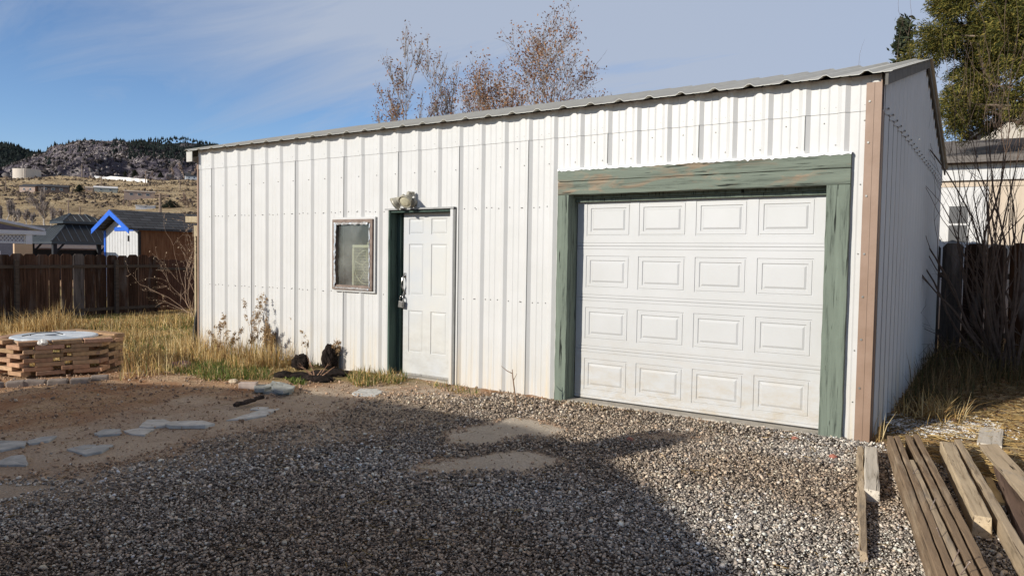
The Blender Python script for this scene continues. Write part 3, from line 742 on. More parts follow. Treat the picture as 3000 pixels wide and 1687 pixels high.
for r_ in (.07, .215): mb.tube([(-4.37+r_*math.cos(t), .048, 1.318+r_*math.sin(t)) for t in np.linspace(0, 2*math.pi, 33)], .006, 5)
for t in np.arange(5)*2*math.pi/5+.3: mb.tube([(-4.37+.07*math.cos(t), .048, 1.318+.07*math.sin(t)), (-4.37+.215*math.cos(t), .048, 1.318+.215*math.sin(t))], .005, 5)
part(mb, 'fan_grille', m_cream, fan)
mb = MB()
for t in np.arange(5)*2*math.pi/5:
    c, s_ = math.cos(t), math.sin(t); c2, s2 = math.cos(t+.9), math.sin(t+.9)
    mb.prism([(-4.37+.04*c, .10, 1.318+.04*s_), (-4.37+.2*c, .12, 1.318+.2*s_), (-4.37+.2*c2, .085, 1.318+.2*s2), (-4.37+.05*c2, .10, 1.318+.05*s2)], (0, .004, 0))
mb.lathe([(.05, -.02), (.05, .02)], Matrix.Translation((-4.37, .10, 1.318)) @ Matrix.Rotation(R(90), 4, 'X'), 16)
part(mb, 'fan_blades', simple('tan_blade', (.35, .32, .24), (.28, .26, .20)), fan)
mb = MB(); mb.tube([(-4.42, .11, 1.60), (-4.42, .11, 1.625), (-4.32, .11, 1.625), (-4.32, .11, 1.60)], .010, 6); part(mb, 'handle', m_cream, fan)
mb = MB(); M = Matrix.Translation((-4.24, .33, 1.57)) @ Matrix.Rotation(R(9), 4, 'Y') @ Matrix.Rotation(R(20), 4, 'Z'); mb.tbox(M, .17, .02, .50)
o = mb.build('cardboard_sheet', simple('cardboard', (.48, .33, .18), (.42, .28, .15))); tag(o, 'tan cardboard sheet leaning behind the box fan inside the window', 'cardboard')

# twin security floodlight on the wall above the entry door
fl = thing('security_light', 'beige twin head security floodlight on the wall above the entry door', 'floodlight', (-3.53, 0, 2.09))
m_lamp = simple('aged_beige_plastic', (.30, .28, .22), (.38, .355, .29), 14, .5)
mb = MB(); mb.lathe([(.055, 0), (.055, .02), (.045, .032), (.03, .035)], Matrix.Translation((-3.53, -.036, 2.10)) @ Matrix.Rotation(R(90), 4, 'X'), 20)
mb.tube([(-3.53, -.06, 2.10), (-3.53, -.09, 2.13), (-3.53, -.12, 2.17)], .022, 8); mb.tube([(-3.55, -.07, 2.11), (-3.60, -.12, 2.15)], .02, 8); part(mb, 'mounting_base', m_lamp, fl, smooth=True)
def lamp_head(pos, d):
    q = Vector(d).to_track_quat('Z', 'Y').to_matrix().to_4x4(); M = Matrix.Translation(pos) @ q
    mb = MB(); mb.lathe([(.022, -.085), (.036, -.08), (.038, -.04), (.034, -.03), (.046, 0), (.078, .075), (.084, .080), (.078, .083), (.055, .02), (.03, .01)], M, 20)
    o = part(mb, 'lamp_head', m_lamp, fl, smooth=True)
    mb = MB(); mb.lathe([(.001, .086), (.045, .082), (.074, .070), (.074, .060), (.001, .055)], M, 20)
    l = mb.build('lens', simple('bulb_lens', (.62, .58, .42), (.5, .46, .33), 30, .25)); l.parent = o
lamp_head((-3.535, -.135, 2.145), (.12, -.75, -.62)); lamp_head((-3.66, -.13, 2.125), (-.80, -.25, -.55))
mb = MB(); mb.box(-3.57, -3.50, -.10, -.045, 2.175, 2.225); mb.lathe([(.025, -.02), (.03, .0), (.02, .02)], Matrix.Translation((-3.535, -.115, 2.20)) @ Matrix.Rotation(R(90), 4, 'X'), 12); part(mb, 'motion_sensor', m_lamp, fl, bevel=.006)
# ------------------------------------------------------------------ pebbles and litter (uncountable)
def ico(sub):
    bm = __import__('bmesh').new(); __import__('bmesh').ops.create_icosphere(bm, subdivisions=sub, radius=1.0)
    v = np.array([p.co[:] for p in bm.verts]); f = np.array([[q.index for q in t.verts] for t in bm.faces]); bm.free(); return v, f
I1, I2 = ico(1), ico(2)
def rocks(pos, size, base, g, jit=.25, flat=(.45, .8)):
    """many stones as one mesh: pos (n,3), size (n,)"""
    bv, bf = base; n, k = len(pos), len(bv)
    q = g.normal(size=(n, 4)); q /= np.linalg.norm(q, axis=1)[:, None]; w, x, y, z = q.T
    yaw = g.uniform(0, 6.283, n); tl = g.normal(0, .28, (n, 2))
    sc = np.stack([g.uniform(.75, 1.25, n), g.uniform(.6, .95, n), g.uniform(*flat, n)], -1)*size[:, None]
    jv = bv[None]*(1+g.uniform(-jit, jit, (n, k, 1)))
    Rm = np.stack([np.stack([1-2*(y*y+z*z), 2*(x*y-z*w), 2*(x*z+y*w)], -1), np.stack([2*(x*y+z*w), 1-2*(x*x+z*z), 2*(y*z-x*w)], -1), np.stack([2*(x*z-y*w), 2*(y*z+x*w), 1-2*(x*x+y*y)], -1)], 1)
    v = np.einsum('nij,nkj->nki', Rm, jv)*sc[:, None]
    c, s_ = np.cos(yaw)[:, None], np.sin(yaw)[:, None]
    X = v[..., 0]*c-v[..., 1]*s_; Y = v[..., 0]*s_+v[..., 1]*c; Z = v[..., 2]+X*tl[:, :1]+Y*tl[:, 1:]
    V = np.stack([X, Y, Z], -1)+pos[:, None]
    F = (bf[None]+(np.arange(n)*k)[:, None, None]).reshape(-1, 3)
    return V.reshape(-1, 3), F, k
PAL = np.array([(.36, .315, .255), (.23, .20, .165), (.50, .43, .34), (.115, .098, .085), (.38, .285, .205), (.64, .56, .43), (.27, .205, .165), (.42, .37, .31), (.16, .14, .125), (.52, .39, .26), (.80, .72, .58)])
PAL = PAL*.55+PAL.mean(1, keepdims=True)*.45*np.array((1.07, 1.0, .90)); PAL = np.minimum(PAL*1.70, .88)
PW = np.array([.17, .20, .11, .23, .05, .055, .07, .06, .11, .015, .025]); PW = PW/PW.sum()
m_peb = attrmat('pebble_stone', .78, .25, 90, .25)
def in_view(x, y, z, mx=140):
    d = np.stack([x, y, z], -1)-CP; D = d @ _fw
    u = 1500+FPX*(d @ _r2)/np.maximum(D, .1); v = 843.5-FPX*(d @ _u2)/np.maximum(D, .1)
    return (D > .5) & (u > -mx) & (u < 3000+mx) & (v > 0) & (v < 1687+mx*1.5), D
Vs, Fs, Cs, off = [], [], [], 0
g = np.random.default_rng(5)
for lo, hi, dens, base, med, bx0, bx1, by0, by1 in ((0, 4.6, 9000, I1, 0.0058, -2.6, 3.2, -6.2, -1.2), (4.6, 7.0, 6400, I1, .0068, -5.2, 4.0, -6.4, .6), (7.0, 14, 2600, I1, .0100, -9, 3.5, -6.2, 1.5)):
    n = int(dens*(bx1-bx0)*(by1-by0)); x = g.uniform(bx0, bx1, n); y = g.uniform(by0, by1, n); z = yard_z(x, y)
    ok, D = in_view(x, y, z); ok &= (D >= lo) & (D < hi)
    x, y, z = x[ok], y[ok], z[ok]
    a, s_, gr, rt = zones(x, y)
    # sparse stones on the bare earth, dense on the gravel
    clear = .15+1.35*fbm(x*1.1, y*1.1, 5, 33)
    p = np.clip(a*clear*1.3, 0, 1)+.085*(1-a)*(1-s_)*(1-gr)*(1-rt)+.014*gr+.018*s_
    worn = soft(x, y, [gp(*q)[:2] for q in [(1330, 1000), (1420, 990), (1640, 1030), (2080, 1095), (2160, 1130), (1900, 1110), (1500, 1050)]], .2, 88)
    p = p*(1-.5*worn)
    k = g.uniform(size=len(x)) < p; x, y, z = x[k], y[k], z[k]
    k = (y < -.02) | (x > WX1+.05) | (x < WX0); x, y, z = x[k], y[k], z[k]
    n = len(x); size = np.clip(g.lognormal(math.log(med), .38, n), .0035, .019)
    zz_ = z+size*.35+g.uniform(0, .013, n)
    V, F, kk = rocks(np.stack([x, y, zz_], -1), size, base, g)
    tone = np.clip((fbm(x*.7+5, y*.7, 4, 39)-.38)*3.2, 0, 1)[:, None]
    c = PAL[g.choice(len(PAL), n, p=PW)]*g.uniform(.68, 1.18, (n, 1))*(np.array((.78, .69, .60))*(1-tone)+np.array((1.0, 1.0, 1.0))*tone)
    ad = zones(x, y)[0]; dm = (ad < .35) & (g.uniform(size=n) < .9); c[dm] = np.array((.46, .315, .21))*g.uniform(.5, 1.4, (dm.sum(), 1))
    Vs.append(V); Fs.append(F+off); off += len(V); Cs.append(np.repeat(c, kk, 0))
o = bulk('gravel', np.vstack(Vs), np.vstack(Fs), m_peb, np.vstack(Cs), smooth=False)
tag(o, 'grey and brown pebble gravel spread over the driveway', 'gravel', kind='stuff')

def blades(name, pos, height, width, cols, g, lean=.45, mat=None, label=None, cat='grass', bend=.5, seg=2):
    n = len(pos); yaw = g.uniform(0, 6.283, n); h = height; w = width
    dx, dy = np.cos(yaw), np.sin(yaw); la = np.abs(g.normal(0, lean, n))
    lx, ly = np.cos(yaw+g.normal(0, 1.2, n))*la, np.sin(yaw+g.normal(0, 1.2, n))*la
    P = []
    for t, ww in ((0, 1.0), (.5, .8), (1.0, .0)):
        cx_ = lx*h*(t**(1+bend)); cy_ = ly*h*(t**(1+bend)); cz = h*t*(1-.35*la.clip(0, 1.2)*t)
        c = np.stack([pos[:, 0]+cx_, pos[:, 1]+cy_, pos[:, 2]+cz], -1); o_ = np.stack([dx*w*ww*.5, dy*w*ww*.5, 0*w], -1)
        if ww > 0: P += [c-o_, c+o_]
        else: P += [c]
    V = np.stack(P, 1).reshape(-1, 3); k = 5; b = (np.arange(n)*k)[:, None]
    F = np.concatenate([b+np.array([0, 1, 3]), b+np.array([0, 3, 2]), b+np.array([2, 3, 4])])
    o = bulk(name, V, F, mat, np.repeat(cols, k, 0))
    if label: tag(o, label, cat, kind='stuff')
    return o
m_grass = attrmat('grass_blades', .8, .15, 3, .25, trans=.25)
TAN = np.array([(.60, .41, .165), (.68, .49, .22), (.48, .31, .115), (.36, .215, .09), (.72, .57, .31)])
GRN = np.array([(.10, .16, .03), (.16, .20, .05), (.08, .12, .03), (.22, .23, .08)])
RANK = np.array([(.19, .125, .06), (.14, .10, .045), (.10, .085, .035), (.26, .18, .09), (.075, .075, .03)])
def gcols(g, n, pg):
    c = TAN[g.integers(0, len(TAN), n)].copy(); k = g.uniform(size=n) < pg
    c[k] = GRN[g.integers(0, len(GRN), k.sum())]; return c*g.uniform(.75, 1.2, (n, 1))
# lawn of short dry grass behind the pit
n = 110000; x = g.uniform(-22, -5.0, n); y = g.uniform(-5.5, 9, n); z = yard_z(x, y); ok, D = in_view(x, y, z, 60)
zz4 = zones(x, y); ok &= (g.uniform(size=n) < zz4[2]*1.2) & ~((x > WX0-.05) & (y > -.03)) & (x < -5.0)
x, y, z = x[ok], y[ok], z[ok]; n = len(x); pt = fbm(x*.8, y*.8, 4, 12); pg = np.clip((pt-.50)*3, .0, .45)
h = .015+.04*fbm(x*2, y*2, 3, 4)+.025*g.uniform(size=n); h *= np.where(fbm(x*.7, y*.7, 3, 66) > .62, 1.6, 1)
blades('lawn_grass', np.stack([x, y, z], -1), h, np.full(n, .014), gcols(g, n, pg), g, 1.1, m_grass, 'short dry tan and green lawn grass in front of the dark left fence')
def clump(poly_or_pts, n, h0, h1, w, pg, name, label, lean=.35, cat='grass', seed=0, spread=None, dens=None):
    g = np.random.default_rng(seed); TN = RANK if name == 'rank_grass' else None
    if spread is None:
        P = np.array([q[:2] for q in poly_or_pts]); lo, hi = P.min(0), P.max(0); x = g.uniform(lo[0], hi[0], n); y = g.uniform(lo[1], hi[1], n)
        k = inpoly(x, y, P) & (g.uniform(size=n) < np.clip(.15+1.5*fbm(x*4, y*4, 3, seed+3)-.25, 0, 1)); x, y = x[k], y[k]
    else:
        c = np.array([q[:2] for q in poly_or_pts]); i = g.integers(0, len(c), n); x = c[i, 0]+g.normal(0, spread, n); y = c[i, 1]+g.normal(0, spread, n)
    k = ~((x > WX0) & (x < WX1) & (y > -.05) & (y < WD)); x, y = x[k], y[k]; n = len(x)
    h = (h0+(h1-h0)*g.uniform(size=n)**1.6)*(.6+.8*fbm(x*3, y*3, 3, seed+8))
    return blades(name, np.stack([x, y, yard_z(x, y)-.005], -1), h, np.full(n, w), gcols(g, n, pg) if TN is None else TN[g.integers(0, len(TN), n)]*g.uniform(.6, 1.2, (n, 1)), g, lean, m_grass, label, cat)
# tall dry grass along the wall's left part and beside the pit
clump([V3(-7.75, -.06), V3(-5.55, -.06), V3(-5.35, -.35), V3(-5.6, -.95), V3(-6.4, -.9), V3(-7.8, -.55)], 4200, .07, .46, .008, .05, 'tall_grass', 'tall dry golden grass along the foot of the white shed wall', .30, seed=21)
clump([V3(-6.6, -.8), V3(-5.2, -.75), V3(-4.75, -1.15), V3(-5.3, -1.6), V3(-6.3, -1.5)], 7000, .04, .14, .008, .75, 'green_grass', 'low green grass in front of the golden grass by the shed', .6, seed=22)
clump([gp(290, 960), gp(340, 955), gp(420, 945), gp(500, 915), gp(505, 890), gp(420, 890), gp(330, 900)], 2300, .08, .42, .008, .08, 'brown_weeds', 'brown dry weeds growing between the brick pit and the shed', .5, seed=23, cat='weeds')
clump([gp(870, 955), gp(900, 975), gp(1010, 965), gp(1030, 950), gp(990, 935), gp(900, 938)], 3200, .04, .17, .008, .45, 'tuft_grass', 'grass tuft green and straw coloured left of the entry door sill', .7, seed=24)
clump([gp(1060, 968), gp(1150, 990), gp(1230, 1000), gp(1200, 985), gp(1140, 966)], 700, .03, .12, .008, .3, 'tuft_grass', 'thin straw grass along the wall right of the entry door', .9, seed=25)
clump([gp(1400, 1010), gp(1500, 1035), gp(1620, 1040), gp(1500, 1010), gp(1440, 1000)], 700, .02, .07, .006, .1, 'tuft_grass', 'scattered dry straw by the left foot of the garage frame', 1.2, seed=26)
clump([gp(2090, 1098), gp(2215, 1120), gp(2230, 1098), gp(2150, 1090)], 300, .06, .30, .006, .05, 'tuft_grass', 'long straw stalks around the foot of the brown corner trim', .9, seed=27)
# rank dry grass in the shade beside the shed and under the bare shrub
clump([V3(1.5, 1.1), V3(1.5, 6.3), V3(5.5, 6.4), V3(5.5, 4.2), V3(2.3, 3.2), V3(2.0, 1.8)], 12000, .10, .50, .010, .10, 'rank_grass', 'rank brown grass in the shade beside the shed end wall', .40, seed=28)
clump([gp(2330, 1062), gp(2370, 1060)], 240, .15, .42, .008, .0, 'straw_tuft', 'sunlit straw coloured grass tuft between the shed and the timbers', .75, seed=29, spread=.11)
clump([gp(90, 815), gp(120, 812)], 900, .2, .62, .012, .0, 'straw_tuft', 'big pale straw tuft at the foot of the left fence', .5, seed=30, spread=.34)
clump([gp(250, 850), gp(285, 845), gp(330, 870), gp(470, 800), gp(240, 842)], 500, .15, .55, .010, .1, 'straw_tuft', 'thin pale grass stalks standing behind the brick pit', .4, seed=31, spread=.35)
clump([gp(460, 800), gp(350, 800), gp(300, 805), gp(420, 805)], 900, .06, .35, .012, .25, 'fence_weeds', 'low weeds along the foot of the left fence near its end', .5, seed=32, spread=.4, cat='weeds')
# loose straw and twigs lying about
def litter(name, label, x, y, L, w, cols, g, mat, up=.012):
    n = len(x); yaw = g.uniform(0, 6.283, n); z = yard_z(x, y)+g.uniform(.003, up, n); tilt = g.normal(0, .12, n)
    d = np.stack([np.cos(yaw), np.sin(yaw), tilt], -1)*L[:, None]*.5; o_ = np.stack([-np.sin(yaw), np.cos(yaw), 0*yaw], -1)*w[:, None]*.5; up_ = np.array([0, 0, 1])*w[:, None]*.6
    c = np.stack([x, y, z], -1); mid = o_*g.normal(0, 2.5, (n, 1))
    V = np.stack([c-d-o_, c-d+o_, c-d+up_, c+mid-o_, c+mid+o_, c+mid+up_, c+d-o_, c+d+o_, c+d+up_], 1).reshape(-1, 3)
    b = (np.arange(n)*9)[:, None]; F = []
    for k in (0, 3):
        for i, j in ((0, 1), (1, 2), (2, 0)): F.append(b+np.array([k+i, k+j, k+3+j, k+3+i]))
    o = bulk(name, V, np.concatenate(F), mat, np.repeat(cols, 9, 0)); tag(o, label, 'litter', kind='stuff'); return o
n = 60000; x = g.uniform(1.2, 8, n); y = g.uniform(-1.2, 6, n); ok, D = in_view(x, y, yard_z(x, y)); ok &= g.uniform(size=n) < zones(x, y)[3]*.55; x, y = x[ok], y[ok]; n = len(x)
litter('straw_litter', 'flattened dry straw and leaf litter on the ground right of the shed', x, y, g.uniform(.04, .22, n), g.uniform(.003, .009, n), TAN[g.integers(0, 5, n)]*np.where((x < 1.52+.4*(y+.15)+g.normal(0, .1, n)), .40, 1.0)[:, None]*g.uniform(.75, 1.25, (n, 1)), g, m_grass, .03)  # shed's cast shadow painted into the straw: darker colours inside its slanted edge
n = 9000; x = g.uniform(-8, 3, n); y = g.uniform(-6.5, 0, n); ok, D = in_view(x, y, 0*x); ok &= (y < -.06); ok &= g.uniform(size=n) < (.10+.5*(fbm(x*1.2, y*1.2, 3, 17) > .58)); x, y = x[ok], y[ok]; n = len(x)
litter('twig_litter', 'small broken twigs and stems scattered over dirt and gravel', x, y, g.uniform(.02, .11, n), g.uniform(.002, .005, n), TAN[g.integers(0, 5, n)]*g.uniform(.35, 1.1, (n, 1)), g, m_grass, .025)
# white crushed stone by the timbers
n = 4200; c = np.array([gp(*q)[:2] for q in [(2270, 1075), (2330, 1078), (2380, 1082), (2440, 1080), (2230, 1060)]]); i = g.integers(0, 5, n)
x = c[i, 0]+g.normal(0, .13, n); y = c[i, 1]+g.normal(0, .16, n); k = (x > 1.46); x, y = x[k], y[k]; n = len(x); size = g.uniform(.006, .016, n)
V, F, kk = rocks(np.stack([x, y, yard_z(x, y)+size*.5], -1), size, I1, g)
o = bulk('white_gravel', V, F, m_peb, np.repeat(np.array((.82, .80, .76))*g.uniform(.75, 1.1, (n, 1)), kk, 0)); tag(o, 'white crushed stone spilled between the shed corner and the timbers', 'gravel', kind='stuff')
# dead leaves in the shade
n = 1500; x = g.uniform(1.5, 5, n); y = g.uniform(1, 6, n); yaw = g.uniform(0, 6.28, n); s_ = g.uniform(.010, .026, n); z = yard_z(x, y)+.01+g.uniform(0, .05, n)
e1 = np.stack([np.cos(yaw), np.sin(yaw), g.normal(0, .5, n)], -1)*s_[:, None]; e2 = np.stack([-np.sin(yaw), np.cos(yaw), g.normal(0, .5, n)], -1)*s_[:, None]*.7; c = np.stack([x, y, z], -1)
o = bulk('fallen_leaves', np.stack([c-e1, c-e2, c+e1, c+e2], 1).reshape(-1, 3), (np.arange(n)*4)[:, None]+np.array([0, 1, 2, 3]), m_grass, np.repeat(np.array((.17, .10, .06))*g.uniform(.5, 1.4, (n, 1)), 4, 0)); tag(o, 'brown fallen leaves in the shade under the bare shrub', 'leaves', kind='stuff')

# ------------------------------------------------------------------ single stones, slabs, lumps
m_pile = simple('grey_green_slate', (.25, .26, .24), (.38, .39, .36), 5, .85, .2, bmp=.003, bscale=20)
def slab(name, pts, th, mat, label, cat, zlift=.004, group=None, tilt=(0, 0), seed=0):
    g = np.random.default_rng(seed); P = np.array([p[:2] for p in pts]); c = P.mean(0)
    ang = np.argsort(np.arctan2(P[:, 1]-c[1], P[:, 0]-c[0])); P = P[ang]; Q = []
    for i in range(len(P)):
        a, b_ = P[i], P[(i+1) % len(P)]; L = np.linalg.norm(b_-a)
        nn_ = max(2, int(L/.06))
        for t in np.arange(nn_)/nn_: Q.append(a+(b_-a)*t+(g.normal(0, .0035, 2) if t > 0 else g.normal(0, .003, 2)))
    Q = np.array(Q); n = len(Q); z0 = float(yard_z(*c))+zlift-.014; th = th*.6 if zlift < .03 else th*.5
    mb = MB(); top = z0+th+.012
    z = top+(Q-c) @ np.array(tilt)+g.normal(0, .0012, n); inn = c+(Q-c)*.975
    V = [(q[0], q[1], z0) for q in Q]+[(q[0], q[1], zz-.003) for q, zz in zip(Q, z)]+[(q[0], q[1], zz+.001) for q, zz in zip(inn, z)]+[(c[0]+(q[0]-c[0])*.45, c[1]+(q[1]-c[1])*.45, zz+g.normal(0, .0008)) for q, zz in zip(inn, z)]+[(c[0], c[1], top)]
    f = []
    for i in range(n):
        j = (i+1) % n
        f += [(i, j, n+j, n+i), (n+i, n+j, 2*n+j, 2*n+i), (2*n+i, 2*n+j, 3*n+j, 3*n+i), (3*n+i, 3*n+j, 4*n)]
    mb.add(V, f); o = mb.build(name, mat, loc=(c[0], c[1], z0)); tag(o, label, cat, group); return o
TH_K = .45
m_flag = simple('blue_grey_flagstone', (.27, .275, .27), (.52, .525, .50), 9, .85, .2, bmp=.008, bscale=26, bst=.45, contrast=(.3, .68))
m_flag2 = simple('pale_flagstone', (.40, .395, .36), (.66, .65, .61), 8, .85, .2, bmp=.008, bscale=26, bst=.45, contrast=(.3, .68))
c2 = lambda L: [onz(a/2.862, 900+b_/2.862, .02) for a, b_ in L]
GF = 'flagstones laid on the bare dirt'
slab('flagstone', c2([(-60, 1160), (-60, 1115), (60, 1112), (230, 1118), (205, 1160), (0, 1192)]), .028, m_flag, 'flagstone at the photo\'s left edge touching a narrower slab beside it', 'flagstone', group=GF, seed=1)
slab('flagstone', c2([(235, 1112), (360, 1076), (480, 1074), (410, 1110), (240, 1140)]), .025, m_flag, 'narrow pointed flagstone right beside the slab at the left edge', 'flagstone', group=GF, seed=2)
slab('flagstone', c2([(-40, 1290), (90, 1235), (200, 1228), (240, 1300), (220, 1316), (-40, 1312)]), .025, m_flag, 'rounded flagstone nearest the gravel at the left edge with a dark knot', 'flagstone', group=GF, seed=3)
slab('flagstone', c2([(560, 1182), (720, 1143), (957, 1143), (850, 1200), (720, 1227)]), .026, m_flag, 'lone four sided flagstone lying closest to the gravel', 'flagstone', group=GF, seed=4)
slab('flagstone', c2([(788, 1050), (870, 1013), (1010, 1010), (1017, 1048), (830, 1064)]), .024, m_flag, 'small grey flagstone left of the pale wavy edged one', 'flagstone', group=GF, seed=5)
slab('flagstone', c2([(1030, 1025), (1160, 1003), (1292, 1010), (1210, 1060), (1100, 1050)]), .022, m_flag2, 'pale wavy edged flagstone in front of the big overlapping pair', 'flagstone', group=GF, seed=6)
slab('flagstone', c2([(1165, 992), (1230, 938), (1390, 933), (1455, 965), (1385, 987), (1240, 1000)]), .028, m_flag2, 'broad flagstone of the overlapping pair, the left one', 'flagstone', group=GF, seed=7)
slab('flagstone', c2([(1385, 985), (1450, 958), (1700, 953), (1800, 978), (1720, 1000), (1420, 1000)]), .022, m_flag2, 'long flagstone of the overlapping pair, tapering to the right', 'flagstone', zlift=.02, group=GF, tilt=(.02, -.01), seed=8)
slab('flagstone', c2([(1900, 937), (2070, 890), (2180, 853), (2345, 838), (2225, 897), (2060, 927)]), .022, m_flag2, 'long pale cracked flagstone just in front of the dark stick', 'flagstone', group=GF, seed=9)
slab('flagstone', c2([(2100, 847), (2140, 825), (2255, 826), (2200, 851)]), .02, m_flag2, 'little pale flagstone between the dark stick and the cracked long slab', 'flagstone', group=GF, seed=10)
c6 = lambda L: [onz(900+a/2.109, 1000+b_/2.109, .01) for a, b_ in L]
slab('flagstone', c6([(275, 318), (330, 290), (430, 290), (472, 310), (420, 332), (290, 334)]), .02, m_flag2, 'rounded pale flagstone lying alone in front of the window', 'flagstone', group=GF, seed=11)
c3 = lambda L, z: [onz(560+a/4.83, 860+b_/4.83, z) for a, b_ in L]
GS = 'stone slabs piled by the black lumps'
slab('stone_slab', c3([(890, 1200), (1120, 1195), (1150, 1240), (1030, 1290), (900, 1290)], .10), .028, m_pile, 'grey slab at the left of the small slab pile in the green grass', 'slab', zlift=.034, group=GS, tilt=(.05, -.04), seed=12)
slab('stone_slab', c3([(1020, 1310), (1110, 1210), (1150, 1165), (1300, 1195), (1450, 1240), (1455, 1290), (1390, 1328)], .08), .03, m_pile, 'wide pale slab at the bottom of the small slab pile', 'slab', zlift=.012, group=GS, seed=13)
slab('stone_slab', c3([(1140, 1245), (1170, 1215), (1300, 1205), (1430, 1235), (1480, 1235), (1440, 1275), (1300, 1312), (1190, 1290)], .12), .026, m_pile, 'rounded slab lying on top of the small slab pile', 'slab', zlift=.058, group=GS, seed=14)
P = c3([(715, 1290), (720, 1370), (905, 1290), (895, 1350)], .0)
bk = MB(); M = Matrix.Translation((*onz(560+810/4.83, 860+1345/4.83, .0)[:2], .035)) @ Matrix.Rotation(R(38), 4, 'Z'); bk.tbox(M, .19, .09, .075)
o = bk.build('paver_block', simple('pinkish_block', (.42, .33, .28), (.5, .41, .35), 20, .9, bmp=.004), bevel=.008); tag(o, 'single pinkish paver block lying beside the small slab pile', 'block')
m_lava = simple('black_lava_rock', (.006, .005, .004), (.028, .02, .017), 14, .95, .1, bmp=.03, bscale=22)
def lump(name, c, s, label, cat, mat, seed=0, rough=.35, sub=4):
    g = np.random.default_rng(seed); v, f = ico(sub); n = v.copy()
    d = 1+rough*(fbm(v[:, 0]*2.2+v[:, 2]*1.7+seed, v[:, 1]*2.2-v[:, 2], 4, seed)-.5)*2+rough*.5*(fbm(v[:, 0]*7+v[:, 2]*5, v[:, 1]*7+v[:, 2]*3, 3, seed+2)-.5)
    v = v*d[:, None]*np.array(s); mb = MB(); mb.add(v+np.array(c), f); o = mb.build(name, mat, loc=tuple(c)); tag(o, label, cat); return o
p = onz(560+1460/4.83, 860+1075/4.83, 0.0); lump('charred_stump', (p[0], p[1]+.1, .07), (.115, .10, .115), 'lower left black lump of the two charred stumps by the wall', 'stump', m_lava, 3)
p = onz(560+1830/4.83, 860+1090/4.83, 0.0); lump('charred_stump', (p[0], p[1]+.15, .15), (.115, .11, .175), 'taller black lump of the two charred stumps by the wall', 'stump', m_lava, 4, .30)
for i, (a, b_, s) in enumerate([(1330, 1150, .10), (1560, 1160, .14), (1720, 1190, .12), (1940, 1130, .15), (2060, 1120, .13), (1840, 1210, .11)]):
    p = onz(560+a/4.83, 860+b_/4.83, .02)
    lump('dark_clod', (p[0], p[1], .015), (s*1.5, s*1.1, .045), ['flat black clod left of the stumps', 'flat black clod in front of the lower stump', 'flat black clod between the two stumps', 'flat black clod right in front of the taller stump', 'flat black clod at the right end of the dark soil by the wall', 'flat black clod nearest the slab pile among the weed stems'][i], 'clod', m_lava, 30+i, .5, 3)
clump([onz(560+a/4.83, 860+b_/4.83)[:2] for a, b_ in [(1300, 1190), (1480, 1200), (1640, 1290), (1500, 1330), (1380, 1240)]], 900, .02, .08, .02, 1.0, 'ground_cover', 'leafy light green ground cover beside the slab pile', .8, seed=41)
for i, (a, b_, s, l) in enumerate([(1585, 1110, .03, 'reddish stone lying alone in the gravel left of the garage centre'), (2000, 1108, .028, 'small red stone near the right end of the garage door sill'), (2095, 1155, .03, 'red stone in the sunlit gravel right of the garage door')]):
    p = gp(a, b_); lump('red_stone', (p[0], p[1], .018), (s, s*.8, s*.7), l, 'stone', simple('red_stone', (.30, .10, .07), (.38, .16, .11), 40), 50+i, .3, 2)
p = onz(560+600/4.83, 860+1230/4.83, .03); lump('tan_rock', (p[0], p[1], .02), (.06, .045, .032), 'tan rock in the green grass behind the slab pile', 'rock', simple('tan_rock', (.45, .36, .25), (.55, .45, .33), 20), 61, .35, 3)
st = MB(); a, b_ = onz(1970/2.862, 900+835/2.862, .02), onz(2210/2.862, 900+778/2.862, .03)
ts = np.linspace(0, 1, 12); g2 = np.random.default_rng(3); st.tube([a+(b_-a)*t+np.array([g2.normal(0, .006), g2.normal(0, .006), .02+.01*t+g2.normal(0, .004)]) for t in ts], .026-.008*ts+g2.normal(0, .003, 12), 7)
q = a+(b_-a)*.85; st.tube([q+V3(0, 0, .02), q+V3(.03, .02, .06)], [.010, .006], 5)
tag(st.build('stick', simple('black_bark', (.03, .022, .018), (.07, .05, .04), 30, .95, bmp=.01)), 'short dark broken branch lying on the dirt behind the flagstones', 'stick')
# dark pipe-like scrap on the lawn beside the shed corner
a = gp(455, 910, .05); lump('scrap_bundle', (a[0], a[1], -.01), (.26, .12, .07), 'grey and red bundle of scrap lying in the dry grass left of the shed', 'scrap', simple('grey_scrap', (.16, .13, .12), (.30, .12, .10), 9), 71, .45, 3)
ms = MB(); p = V3(WX0-.06, -.02, 0); ms.tube([p+V3(-.10, -.02, -.06), p+V3(-.05, -.01, .18), p+V3(-.01, 0, .45), p+V3(.02, 0, .62)], [.035, .04, .03, .012], 7)
tag(ms.build('tar_paper_strip', simple('black_tar_paper', (.015, .014, .014), (.04, .035, .03), 20)), 'black tar paper strip curling at the bottom left corner of the shed', 'tar paper')
# ---- twig stuck in the gravel
tw = thing('bare_twig', 'thin bare twig standing up in the gravel before the wall', 'twig', onz(900+1292/2.109, 1000+405/2.109))
m_twig = simple('brown_twig_bark', (.20, .125, .08), (.30, .20, .13), 60, .9)
mb = MB(); b0 = np.array(tw.location); rt_, up_ = _r, V3(0, 0, 1)
mb.tube([b0, b0+rt_*-.02+up_*.16, b0+rt_*-.04+up_*.30, b0+rt_*-.045+up_*.375], [.008, .007, .006, .003], 6); part(mb, 'stem', m_twig, tw)
mb = MB(); q = b0+rt_*-.04+up_*.33; mb.tube([q, q+rt_*-.06+up_*.03, q+rt_*-.115+up_*.075], [.005, .004, .002], 5); mb.tube([b0+rt_*-.035+up_*.26, b0+rt_*.0+up_*.33], [.004, .002], 5); part(mb, 'branch', m_twig, tw)
